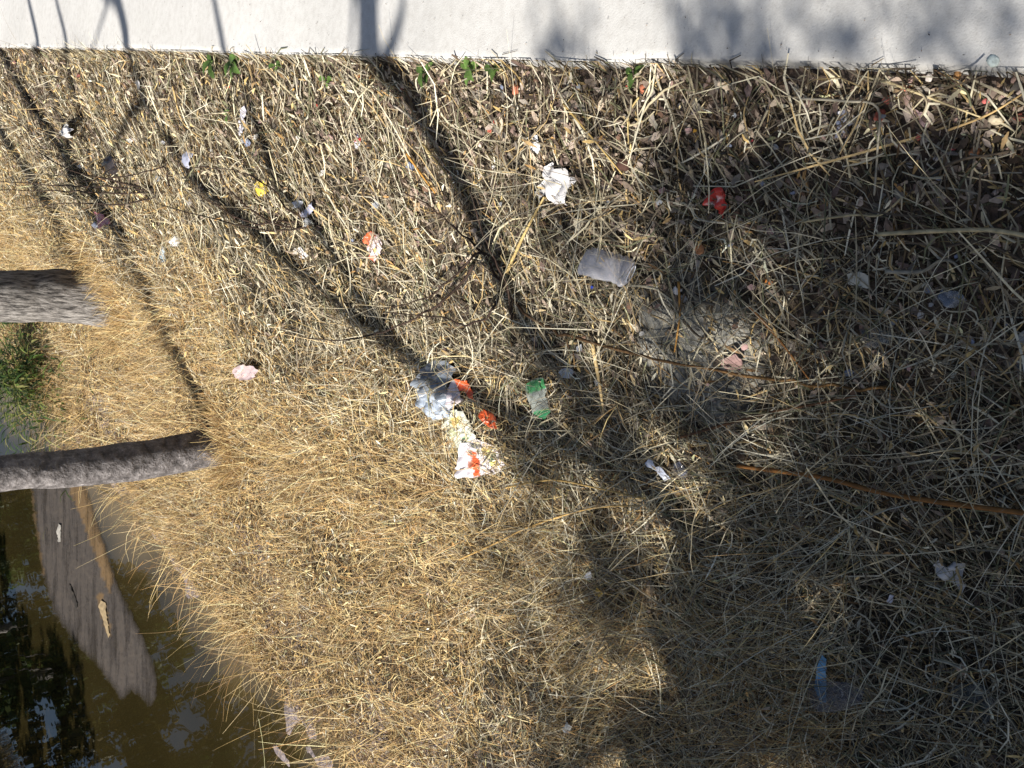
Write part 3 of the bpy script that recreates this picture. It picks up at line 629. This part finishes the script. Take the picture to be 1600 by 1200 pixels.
# pile by the middle of the bank
sheet('plastic_bag', [(652, 592), (660, 576), (680, 562), (704, 564), (712, 580), (704, 600), (714, 630), (700, 652), (676, 656), (660, 645), (651, 620)], lin(132, 142, 154), 'crumpled grey blue plastic bag beside the orange scrap', 'plastic bag', M_film, amp=.035, freq=16, lift=.045, dome=.035,
      prints=[([(660, 612), (700, 620), (700, 652), (676, 656), (660, 645)], lin(172, 184, 200)), ([(655, 590), (668, 575), (690, 578), (680, 605), (660, 610)], lin(112, 120, 130))])  # bag colour lighter over its lower part, darker over its upper part
sheet('wrapper', [(698, 608), (706, 594), (715, 592), (716, 612), (722, 626), (712, 632), (700, 640), (688, 626)], lin(226, 214, 220), 'pinkish white wrapper scrap lying against the grey blue bag', 'wrapper', M_film, amp=.02, freq=22, lift=.09)
sheet('wrapper', [(708, 592), (728, 595), (735, 608), (744, 628), (734, 622), (726, 613), (713, 606)], lin(236, 92, 40), 'bright orange red scrap on top of the grey blue bag', 'wrapper', M_film, amp=.015, lift=.10)
sheet('wrapper', [(746, 648), (756, 639), (768, 646), (776, 658), (774, 670), (764, 668), (752, 660)], lin(204, 84, 34), 'dull orange scrap between the bag and the printed packet', 'wrapper', M_film, amp=.02, lift=.06)
sheet('wrapper', [(688, 696), (690, 674), (694, 650), (706, 640), (722, 644), (732, 664), (742, 682), (738, 700), (716, 700), (700, 700)], lin(220, 222, 206), 'white wrapper with a yellow patch above the printed packet', 'wrapper', M_film, amp=.02, lift=.05,
      prints=[([(703, 654), (716, 652), (720, 664), (706, 668)], lin(232, 214, 130)), ([(700, 672), (712, 668), (716, 680), (702, 682)], lin(206, 210, 170)), ([(722, 682), (732, 680), (731, 692), (724, 692)], lin(60, 130, 90))])
sheet('snack_packet', [(713, 722), (718, 694), (734, 691), (744, 680), (758, 692), (772, 698), (784, 712), (791, 722), (784, 736), (770, 743), (758, 742), (740, 747), (712, 747)], lin(222, 216, 222), 'white snack packet printed orange and yellow, emptied and flattened', 'packet', M_film, amp=.02, freq=24, lift=.06, step=2.2,
      prints=[([(738, 700), (745, 712), (750, 728), (750, 744), (738, 746), (741, 730), (735, 714)], lin(224, 92, 40)), ([(728, 705), (738, 708), (736, 714), (729, 713)], lin(232, 110, 60)), ([(730, 722), (737, 720), (740, 730), (732, 732)], lin(206, 130, 100)),
              ([(750, 700), (764, 698), (776, 710), (768, 718), (756, 712)], lin(222, 200, 130)), ([(757, 713), (770, 708), (778, 716), (766, 722)], lin(110, 130, 110)), ([(762, 722), (778, 718), (780, 728), (766, 730)], lin(226, 210, 120)), ([(736, 692), (748, 690), (754, 700), (742, 702)], lin(70, 74, 84))])
sheet('crushed_cup', [(822, 600), (834, 592), (848, 590), (857, 602), (860, 622), (863, 640), (852, 656), (840, 652), (834, 632), (828, 616)], lin(170, 178, 172), 'crushed clear cup with green printed bands on sunny straw', 'cup', M_clear, amp=.015, lift=.06, dome=.03,
      prints=[([(820, 598), (856, 588), (858, 604), (830, 612)], lin(80, 176, 110)), ([(838, 640), (864, 636), (856, 658), (838, 656)], lin(60, 164, 110))])
sheet('torn_paper', [(838, 292), (850, 282), (846, 264), (862, 254), (872, 262), (884, 262), (890, 276), (904, 278), (892, 292), (890, 304), (884, 322), (868, 318), (856, 304), (850, 296)], WH, 'large torn sheet of white paper on the sunny straw', 'paper', amp=.025, freq=18, lift=.06, dome=.015,
      prints=[([(860, 268), (864, 268), (864, 273), (860, 273)], lin(120, 120, 130))])
sheet('paper_scrap', [(835, 300), (848, 296), (852, 304), (842, 310)], WH, 'small white paper bit beside the torn white sheet', 'paper', lift=.05)
sheet('foil_wrapper', [(1104, 306), (1112, 296), (1124, 292), (1138, 304), (1134, 320), (1128, 342), (1120, 334), (1116, 322), (1104, 320)], lin(226, 48, 32), 'shiny red foil wrapper crumpled in the straw', 'wrapper', M_film, amp=.025, freq=30, lift=.06, prints=[([(1106, 316), (1116, 318), (1122, 330), (1110, 326)], lin(236, 226, 228)), ([(1120, 304), (1128, 306), (1122, 316)], lin(246, 200, 196))])  # pale patches are highlights painted into the foil's colour
sheet('wrapper', [(566, 376), (572, 366), (580, 360), (590, 364), (592, 374), (598, 388), (590, 400), (585, 411), (577, 402), (576, 388)], lin(238, 222, 224), 'white wrapper with a bright orange corner near the twigs', 'wrapper', M_film, amp=.02, lift=.05, prints=[([(564, 378), (572, 362), (592, 358), (588, 368), (578, 374), (576, 386)], lin(238, 104, 56)), ([(574, 396), (582, 400), (586, 412), (578, 410)], lin(236, 120, 90))])
sheet('paper_scrap', [(1458, 884), (1466, 876), (1480, 880), (1492, 876), (1506, 882), (1504, 898), (1509, 915), (1501, 932), (1490, 918), (1476, 906), (1462, 902)], WH, 'crumpled white paper in the darkest shade', 'paper', amp=.03, freq=20, lift=.06, prints=[([(1470, 872), (1486, 872), (1494, 880), (1476, 880)], lin(70, 78, 80))])
sheet('card_piece', [(1324, 428), (1342, 425), (1357, 432), (1357, 451), (1340, 446), (1324, 445)], lin(206, 206, 196), 'small stiff square of off-white card', 'card', amp=.006, lift=.05)
sheet('plastic_piece', [(1463, 464), (1472, 452), (1488, 450), (1506, 458), (1512, 470), (1494, 478), (1474, 472)], lin(150, 160, 176), 'glossy clear plastic piece below the wavy leaf blade', 'plastic', M_clear, amp=.02, lift=.05, dome=.02)
sheet('plastic_piece', [(1346, 518), (1358, 512), (1376, 516), (1396, 520), (1391, 540), (1378, 538), (1366, 546), (1350, 540)], lin(168, 172, 172), 'dull grey translucent plastic near the off-white card', 'plastic', M_haze, amp=.015, lift=.05)
sheet('wrapper', [(1128, 562), (1148, 553), (1161, 568), (1156, 580), (1132, 577)], lin(150, 120, 116), 'faded dusky pink scrap at the edge of the bare grey earth', 'wrapper', lift=.06)
sheet('plastic_film', [(364, 576), (376, 570), (392, 572), (403, 578), (396, 592), (376, 594), (366, 588)], lin(206, 184, 186), 'small pinkish plastic film caught in tall golden grass', 'plastic film', M_film, amp=.02, lift=.14)
sheet('wrapper', [(397, 288), (404, 280), (412, 282), (420, 298), (410, 308), (400, 304)], lin(232, 206, 70), 'small bright yellow wrapper under the dark shrub twigs', 'wrapper', M_film, amp=.015, lift=.04)
sheet('plastic_piece', [(454, 318), (464, 312), (473, 314), (470, 324), (458, 326)], lin(226, 230, 238), 'tiny white plastic bit, squarer of a pair past the shrub', 'plastic', lift=.04)
sheet('plastic_piece', [(462, 338), (476, 328), (486, 317), (490, 328), (480, 338), (468, 341)], lin(196, 198, 222), 'lilac white plastic sliver, longer of a pair past the shrub', 'plastic', M_film, lift=.04)
sheet('paper_scrap', [(460, 390), (468, 386), (482, 400), (476, 405), (466, 402)], WH, 'small white scrap in a tree shadow on golden straw', 'paper', lift=.05)
sheet('wrapper', [(288, 258), (292, 240), (300, 232), (306, 238), (302, 252), (297, 264)], lin(176, 180, 200), 'silvery wrapper lying in a tree shadow', 'wrapper', M_film, lift=.05, dome=.03)
sheet('plastic_bag', [(162, 250), (172, 240), (184, 246), (191, 258), (184, 271), (168, 269)], lin(34, 32, 40), 'small black plastic bag below the thick trunk', 'plastic bag', M_film, amp=.04, lift=.06, dome=.05)
sheet('rag', [(98, 206), (107, 191), (118, 202), (114, 214), (101, 216)], WH, 'white rag with a dark shadowed end by the slim shadows', 'rag', amp=.04, lift=.06, dome=.06)
sheet('plastic_piece', [(1304, 178), (1318, 170), (1336, 186), (1334, 194), (1324, 198), (1321, 219), (1305, 215), (1310, 198)], lin(120, 122, 140), 'dark grey torn plastic beside the snapped stalk', 'plastic', M_film, amp=.02, lift=.04, prints=[([(1316, 178), (1336, 186), (1334, 196), (1320, 194)], lin(176, 176, 170))])
cup = empty('crushed_cup', on_ground(1315, 1085, .03)); tag(cup, 'crushed clear plastic cup with a blue strip in the dark straw', 'cup')
sheet('body', [(1260, 1064), (1290, 1056), (1330, 1060), (1352, 1076), (1348, 1098), (1310, 1108), (1276, 1102)], lin(120, 122, 132), None, None, M_haze, parent=cup, amp=.012, lift=.06, dome=.05)
sheet('strip', [(1278, 1038), (1284, 1024), (1291, 1030), (1293, 1060), (1291, 1098), (1282, 1100), (1275, 1070)], lin(110, 176, 220), None, None, M_film, parent=cup, amp=.008, lift=.085, dome=.01)
sheet('plastic_film', [(1468, 1086), (1500, 1068), (1544, 1076), (1556, 1094), (1546, 1130), (1526, 1118), (1476, 1106)], lin(110, 120, 124), 'thin clear wrapper barely showing in the near dark straw', 'plastic film', M_haze, amp=.015, lift=.05)
sheet('plastic_spoon', [(1008, 724), (1012, 718), (1020, 719), (1024, 727), (1034, 727), (1042, 738), (1049, 748), (1040, 751), (1030, 738), (1022, 732), (1012, 728)], lin(214, 220, 236), 'broken white plastic spoon at the border of the shade', 'spoon', M_film, amp=.008, lift=.06, dome=.01)
sheet('plastic_piece', [(1052, 726), (1062, 722), (1076, 738), (1070, 748), (1056, 744)], lin(130, 132, 146), 'grey clear scrap next to the white spoon', 'plastic', M_clear, lift=.05)
sheet('paper_scrap', [(824, 216), (830, 210), (838, 212), (843, 228), (840, 240), (830, 238), (826, 228)], lin(222, 224, 230), 'narrow white scrap above the torn white sheet', 'paper', lift=.04)
sheet('paper_scrap', [(893, 345), (902, 340), (910, 346), (908, 360), (898, 362)], lin(230, 218, 190), 'cream paper scrap between torn paper and bottle', 'paper', lift=.05)
sheet('paper_scrap', [(374, 172), (380, 166), (384, 172), (382, 196), (376, 214), (372, 200)], lin(206, 204, 214), 'long narrow white scrap beside a green leaf', 'paper', lift=.04)
sheet('wrapper', [(552, 214), (558, 208), (564, 216), (560, 232), (554, 228)], lin(226, 226, 240), 'tiny red, white and blue wrapper in golden straw', 'wrapper', lift=.04, step=2, prints=[([(550, 216), (566, 214), (564, 222), (552, 222)], lin(200, 40, 50)), ([(552, 208), (562, 206), (562, 212), (552, 214)], lin(110, 120, 200))])
sheet('paper_scrap', [(197, 218), (204, 215), (216, 217), (218, 222), (206, 223)], WH, 'white paper strip lying near the black bag', 'paper', lift=.04)
sheet('paper_scrap', [(208, 128), (214, 124), (220, 130), (216, 138), (210, 136)], WH, 'round white scrap on the edge of a tree shadow', 'paper', lift=.04)
sheet('ribbon_scrap', [(146, 330), (158, 334), (170, 342), (172, 350), (162, 352), (154, 358), (152, 346)], lin(206, 120, 130), 'torn pink strip of plastic above the thick trunk base', 'plastic', M_film, lift=.06)
sheet('paper_scrap', [(264, 378), (272, 370), (281, 376), (278, 385), (268, 384)], lin(220, 222, 226), 'pale scrap lying in front of the thick grey trunk', 'paper', lift=.06)
sheet('plastic_piece', [(248, 402), (252, 384), (257, 392), (258, 410), (252, 410)], lin(170, 190, 206), 'bluish sliver next to the pale scrap by the thick trunk', 'plastic', M_film, lift=.06)
sheet('paper_scrap', [(1050, 452), (1056, 447), (1064, 454), (1058, 461), (1052, 459)], WH, 'white fleck below the bottle end', 'paper', lift=.05)
sheet('wrapper', [(926, 925), (932, 918), (943, 928), (938, 936), (930, 934)], lin(232, 190, 90), 'small yellow scrap on the border of sun and shade', 'wrapper', lift=.06)
sheet('paper_scrap', [(914, 899), (920, 893), (926, 900), (920, 906)], lin(210, 214, 222), 'bluish white fleck above the small yellow scrap', 'paper', lift=.06)
sheet('dead_leaf', [(1010, 920), (1014, 912), (1022, 914), (1023, 924), (1018, 934), (1013, 930)], lin(206, 176, 136), 'curled tan dead leaf at the border of sun and shade', 'leaf', M_leaf, lift=.06, dome=.01)
sheet('paper_scrap', [(878, 1138), (886, 1128), (892, 1136), (888, 1146), (880, 1145)], lin(230, 232, 226), 'white scrap in golden grass by a shadow', 'paper', lift=.08)
sheet('paper_scrap', [(1384, 942), (1390, 930), (1397, 930), (1392, 944)], lin(200, 204, 220), 'narrow white sliver beside the crumpled paper in shade', 'paper', lift=.06)
sheet('dead_leaf', [(1496, 1040), (1502, 1036), (1512, 1046), (1508, 1056), (1500, 1052)], lin(200, 170, 150), 'pinkish curled dead leaf in dark straw', 'leaf', M_leaf, lift=.06, dome=.01)
sheet('plastic_piece', [(872, 582), (884, 572), (896, 580), (890, 592), (878, 590)], lin(190, 200, 214), 'shiny pale plastic bit under the fallen branch', 'plastic', M_film, lift=.05)
sheet('plastic_piece', [(1584, 575), (1592, 566), (1612, 568), (1612, 598), (1592, 592)], lin(150, 158, 164), 'pale grey plastic next to a light grey card corner', 'plastic', M_haze, lift=.05)
sheet('plastic_piece', [(1588, 525), (1600, 516), (1612, 520), (1612, 538), (1594, 537)], lin(176, 180, 178), 'light grey card corner next to pale grey plastic', 'plastic', M_paper, lift=.05)
sheet('dead_leaf', [(1418, 186), (1428, 172), (1440, 174), (1456, 190), (1450, 200), (1436, 190), (1430, 184)], lin(190, 160, 158), 'folded pale pinkish leaf among brick bits', 'leaf', M_leaf, lift=.03)
sheet('dead_leaf', [(1084, 390), (1092, 378), (1102, 384), (1100, 396), (1090, 398)], lin(150, 104, 70), 'brown dead leaf below the red foil wrapper', 'leaf', M_leaf, lift=.05)
# random small scraps, flecks of colour
FL = [(495, 165, (196, 70, 60)), (15, 76, (206, 60, 70)), (22, 98, (200, 120, 120)), (122, 118, (190, 80, 70)), (232, 96, (226, 160, 60)), (355, 136, (220, 110, 70)), (628, 138, (196, 80, 76)), (764, 205, (200, 100, 80)), (772, 190, (196, 70, 60)), (458, 140, (226, 170, 60)), (1085, 205, (230, 170, 40)), (1175, 220, (180, 30, 40)),
      (857, 367, (224, 160, 60)), (924, 449, (30, 70, 190)), (1197, 440, (214, 130, 50)), (1190, 338, (224, 150, 60)), (1148, 180, (226, 232, 236)), (1203, 442, (206, 120, 50)), (255, 222, (226, 226, 232)), (330, 235, (226, 226, 220)), (125, 260, (216, 216, 216)), (90, 135, (200, 110, 110)), (310, 268, (226, 150, 80)), (560, 120, (200, 110, 80)), (980, 135, (190, 90, 80))]
for k, (a, b_, c) in enumerate(FL):
    s_ = random.uniform(2.5, 4.2); poly = [(a+math.cos(q)*s_*random.uniform(.6, 1.1), b_+math.sin(q)*s_*random.uniform(.6, 1.1)) for q in (0, 1.1, 2.2, 3.3, 4.4, 5.4)]
    hue = 'white' if min(c) > 180 else 'blue' if c[2] > 150 else 'orange' if c[1] > 125 else 'red'
    sheet('scrap', poly, tuple(np.array(lin(*c))*.8), 'tiny %s fleck of litter in the straw' % hue, 'scrap', M_film, 'tiny %s flecks of litter' % hue, amp=.006, lift=.04, step=2.5)

rs3 = random.Random(31); SCN = 0
for k in range(84):
    a = rs3.uniform(900, 1590) if k < 50 else rs3.uniform(60, 900); b_ = rs3.uniform(135, 620) if k < 50 else rs3.uniform(120, 420); s_ = rs3.uniform(3, 8)
    tone, c = rs3.choice([('off-white', (206, 202, 196)), ('pinkish', (184, 150, 146)), ('grey', (150, 154, 160)), ('dull blue', (130, 140, 164)), ('tan', (180, 150, 112)), ('dusty brown', (120, 90, 72))])
    poly = [(a+math.cos(q)*s_*rs3.uniform(.5, 1.2), b_+math.sin(q)*s_*rs3.uniform(.5, 1.2)) for q in (0, 1.1, 2.2, 3.3, 4.4, 5.4)]
    if min(p[1] for p in poly) < 122: continue
    sheet('scrap', poly, lin(*c), 'small faded %s scrap half sunk in the straw' % tone, 'scrap', M_paper, 'small faded %s scraps' % tone, amp=.008, lift=.045, step=3)
# crushed clear bottle
p0 = on_ground(914, 405, .07); p1 = on_ground(984, 428, .07); ax = (p1-p0); Lb = ax.length; ax.normalize()
dep = (p0-O3).dot(FWD); rb_ = 24/FPX*dep
nrm = Vector((.4, 0, 1)).normalized(); sd = ax.cross(nrm).normalized(); nn2 = sd.cross(ax).normalized()
prof = [(0, .86), (.02, .97), (.05, 1), (.12, .94), (.18, 1), (.26, .95), (.32, 1), (.5, .97), (.62, 1.0), (.72, .93), (.8, .98), (.87, .9), (.91, .96), (.96, .88), (1, .75)]
V, F = [], []; NSB = 28
for i, (t, rr_) in enumerate(prof):
    for j in range(NSB):
        q = 2*math.pi*j/NSB; de = 1-.18*mnoise.noise(Vector((math.cos(q)*1.5, math.sin(q)*1.5, t*6)))-.14*max(0, mnoise.noise(Vector((math.cos(q)*1.1+7, math.sin(q)*1.1, t*3))))
        V.append(p0+ax*(t*Lb)+sd*(math.cos(q)*rb_*rr_*de)+nn2*(math.sin(q)*rb_*rr_*de*.42))
for i in range(len(prof)-1):
    for j in range(NSB): F.append((i*NSB+j, i*NSB+(j+1) % NSB, (i+1)*NSB+(j+1) % NSB, (i+1)*NSB+j))
k = len(V); V.append(p0+ax*.004); V.append(p1-ax*.006)
for j in range(NSB): F.append(((j+1) % NSB, j, k)); F.append(((len(prof)-1)*NSB+j, (len(prof)-1)*NSB+(j+1) % NSB, k+1))
bo = empty('plastic_bottle', p0); tag(bo, 'crushed clear grey plastic bottle lying on the straw', 'bottle')
o = build('body', [(V, F)], M_clear, None, np.tile(np.array(lin(206, 206, 214)), (len(V), 1)), True, p0); o.parent = bo; o.location = (0, 0, 0)
rim = [p1+ax*.004+sd*(math.cos(q)*rb_*.6)+nn2*(math.sin(q)*rb_*.2) for q in np.linspace(0, 6.283, 20)]
o = build('base_ring', [tube(rim, [.0022]*20, 6, cap=False)], M_film, None, np.tile(np.array(lin(206, 208, 216)), (120, 1)), True, p0); o.parent = bo; o.location = (0, 0, 0)

# nut shell, stones, brick bits
def lump(name, px, py, rpx, colr, label, cat, group=None, seed=0, sq=(1, .8, .7), lift=.0, path=False, rotz=None, fl=.0):
    p = on_ground(px, py, 0.0, path); dep = (p-O3).dot(FWD); r0 = rpx/FPX*dep
    bm = bmesh.new(); bmesh.ops.create_icosphere(bm, subdivisions=2, radius=1)
    a = random.Random(seed).uniform(0, 6.28) if rotz is None else rotz; rot = Matrix.Rotation(a, 3, 'Z')
    for v in bm.verts:
        d = v.co.normalized(); q = 1+.35*mnoise.noise(d*1.4+Vector((seed*3.1, 0, 0)))
        if fl: q *= min(1, 1-fl+fl/max(abs(d.x), abs(d.y), abs(d.z), .01)*.75)*1.1
        v.co = rot @ Vector((d.x*q*sq[0], d.y*q*sq[1], d.z*q*sq[2]))*r0
    me = bpy.data.meshes.new(name); bm.to_mesh(me); bm.free(); me.polygons.foreach_set('use_smooth', [True]*len(me.polygons))
    a_ = me.attributes.new('col', 'FLOAT_COLOR', 'POINT'); c = np.ones((len(me.vertices), 4), np.float32); c[:, :3] = colr; a_.data.foreach_set('color', c.ravel())
    p.z += r0*sq[2]*.55+lift
    return tag(obj(name, me, M_stone, None, p), label, cat, group)
lump('nut_shell', 984, 258, 12, lin(72, 50, 42), 'round dark brown nut shell in the straw', 'nut shell', seed=2, sq=(1, .95, .8), lift=.02)
lump('stone', 1560, 190, 17, lin(190, 176, 150), 'upright rounded pale stone beside the path', 'stone', seed=4, sq=(.8, .6, 1.05))
lump('stone', 1552, 96, 11, lin(196, 206, 200), 'pale greenish pebble on the concrete edge', 'pebble', seed=5, sq=(1, .8, .35), path=True)
BR = [(1380, 182, 11), (1595, 186, 9), (1390, 158, 8), (1500, 120, 8), (1440, 215, 7), (1545, 160, 7), (1528, 238, 10), (1590, 250, 9), (1492, 232, 7), (1010, 140, 8), (812, 142, 9), (1420, 140, 7)]
for k, (a, b_, rp) in enumerate(BR): lump('brick_fragment', a, b_, rp, np.array(lin(170+k % 3*12, 96+k % 4*10, 80+k % 3*10)), 'small broken red brick piece below the path edge', 'brick piece', 'broken red brick pieces below the path edge', 40+k, (1, .7, .6), .012, fl=.7)
rs2 = random.Random(77)
for k in range(70):
    a = rs2.uniform(1330, 1600) if k < 45 else rs2.uniform(700, 1330); b_ = 122+abs(rs2.gauss(0, 75)); tn, c = rs2.choice([('beige', (190, 172, 160)), ('dull pink', (168, 140, 128)), ('grey brown', (150, 136, 126)), ('off-white', (206, 196, 188)), ('pinkish', (180, 150, 140))])
    lump('pebble', a, b_, rs2.uniform(3, 7), np.array(lin(*c)), 'small %s stone chip in the leaf litter below the path' % tn, 'pebble', '%s stone chips below the path edge' % tn, 90+k, (1, .75, .5), .012, fl=.5)

# ------------------------------------------------------------------ green plants
def blade_leaf(base, d, L, wd, droop, colr):
    K = 5; d = d.normalized(); s_ = d.cross(Vector((0, 0, 1))).normalized(); V = []; F = []
    for i in range(K):
        t = i/(K-1); c = base+d*L*t+Vector((0, 0, -droop*L*t*t+.25*L*t)); w_ = wd*math.sin(math.pi*min(.97, .12+t*.88))*.5
        V += [c-s_*w_+Vector((0, 0, w_*.35)), c, c+s_*w_+Vector((0, 0, w_*.35))]
    for i in range(K-1):
        for j in (0, 1): F.append((i*3+j, i*3+j+1, i*3+j+4, i*3+j+3))
    return V, F
def seedling(px, py, nl, size, colr, label, seed):
    rnd = random.Random(seed); g = on_ground(px, py, 0); g.x = min(g.x, EDGE-.03); g.z = gz1(g.x, g.y); root = empty('seedling', g); tag(root, label, 'seedling')
    o = build('stem', [tube([g-Vector((0, 0, .01)), g+Vector((.003, 0, .03)), g+Vector((0, .004, .06))], [.002, .002, .0015], 5)], M_green, None, np.tile(np.array(lin(120, 150, 70)), (17, 1)), True, g); o.parent = root; o.location = (0, 0, 0)
    for k in range(nl):
        a = k*2.4+rnd.random(); d = Vector((math.cos(a), math.sin(a), .15)); b0 = g+Vector((0, 0, .02+.045*k/nl))
        V, F = blade_leaf(b0, d, size*rnd.uniform(.7, 1.1), size*.5, .4, None)
        o = build('leaf', [(V, F)], M_green, None, np.tile(np.array(colr)*rnd.uniform(.8, 1.15), (len(V), 1)), True, g); o.parent = root; o.location = (0, 0, 0)
G1 = lin(96, 124, 62)
for k, (a, b_, nl, sz, lab) in enumerate(((345, 100, 7, .11, 'green seedling where the wide soft shadow meets the path'), (378, 102, 8, .12, 'leafy green seedling inside the wide soft shadow by the path'), (445, 106, 4, .06, 'tiny green sprout past the wide soft shadow'), (525, 128, 4, .06, 'tiny green sprout ahead of the forked shadow'),
        (678, 118, 5, .07, 'green seedling just past the forked shadow'), (748, 112, 6, .08, 'bright green seedling touching the path, paired'), (785, 112, 5, .06, 'smaller dark green seedling touching the path, paired'), (1003, 116, 5, .05, 'pale green sprout tucked under the path edge'), (366, 182, 3, .07, 'single green leaf blade beside a narrow white scrap'))):
    seedling(a, b_, nl, sz*.85, tuple(np.array(G1)*(.7, 1.1, .9, 1.3, .8, 1.2, .75)[k % 7]), lab, 60+k)
# green weed clump in the water edge at the far end
g = on_water(66, 608); wc = empty('weed_clump', g); tag(wc, 'bushy green waterside weeds between the two tree trunks', 'weeds'); vf = []; rnd = random.Random(9); cc = []
for k in range(1500):
    a = rnd.uniform(0, 6.28); q = abs(rnd.gauss(0, .5)); b0 = g+Vector((math.cos(a)*q*1.0+.1, math.sin(a)*q*1.5, rnd.uniform(-.02, .62)*(1-min(q, .9)*.6)))
    V, F = blade_leaf(b0, Vector((math.cos(a)+rnd.gauss(0, .5), math.sin(a)+rnd.gauss(0, .5), rnd.uniform(-.2, .9))), rnd.uniform(.10, .26), rnd.uniform(.015, .035), rnd.uniform(.2, .8), None)
    vf.append((V, F)); cl = np.array(random.choice([lin(84, 106, 46), lin(60, 84, 38), lin(110, 120, 62), lin(42, 60, 30), lin(136, 134, 82), lin(50, 66, 32)])); cc.append(np.tile(cl, (len(V), 1)))
o = build('foliage', vf, M_green, None, np.concatenate(cc), True, g); o.parent = wc; o.location = (0, 0, 0)
vf = []
for k in range(14):
    a = rnd.uniform(0, 6.28); q = rnd.random()*.5; vf.append(tube([g+Vector((math.cos(a)*q*.6, math.sin(a)*q*.8, -.15)), g+Vector((math.cos(a)*q*.9, math.sin(a)*q*1.3, .45))], [.006, .003], 5))
o = build('stems', vf, M_green, None, np.tile(np.array(lin(110, 120, 60)), (sum(len(v) for v, f in vf), 1)), True, g); o.parent = wc; o.location = (0, 0, 0)

# ------------------------------------------------------------------ thin grey brown sheet lying on the water, with debris
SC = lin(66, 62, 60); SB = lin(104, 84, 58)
grey_patch = [(40, 700), (50, 800), (66, 900), (84, 960), (112, 1000), (138, 1028), (160, 1052), (176, 1076), (188, 1094), (196, 1092), (206, 1080), (218, 1090), (234, 1108), (244, 1094), (247, 1070), (242, 1040), (226, 1000), (204, 950), (184, 912), (168, 860), (150, 805), (136, 760), (120, 700)]
sheet('floating_patch', grey_patch, SC, 'long grey brown sheet lying on the dark water', 'grey_patch', M_patch, water=True, amp=.003, freq=5, step=4, thick=.003, jag=.7,
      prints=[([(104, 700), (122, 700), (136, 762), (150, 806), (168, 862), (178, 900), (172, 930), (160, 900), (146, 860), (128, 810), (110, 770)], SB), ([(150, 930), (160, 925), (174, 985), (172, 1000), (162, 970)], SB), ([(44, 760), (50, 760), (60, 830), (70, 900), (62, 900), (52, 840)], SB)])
def debris(poly, c, label): 
    me, c0 = sheet_mesh('debris', poly, c, amp=.012, freq=12, step=2, thick=.006, water=True); c0.z += .012; tag(obj('debris', me, M_paper, None, c0), label, 'debris')
debris([(91, 830), (94, 818), (97, 820), (96, 846), (93, 846)], lin(170, 166, 158), 'pale scrap riding on the grey brown sheet')
debris([(109, 912), (112, 914), (123, 946), (121, 951), (115, 940)], lin(30, 28, 26), 'thin black stick on the grey brown sheet')
debris([(156, 948), (160, 938), (167, 942), (168, 960), (173, 990), (171, 996), (163, 968)], lin(160, 140, 106), 'pale husk tapering to a tail on the grey brown sheet')
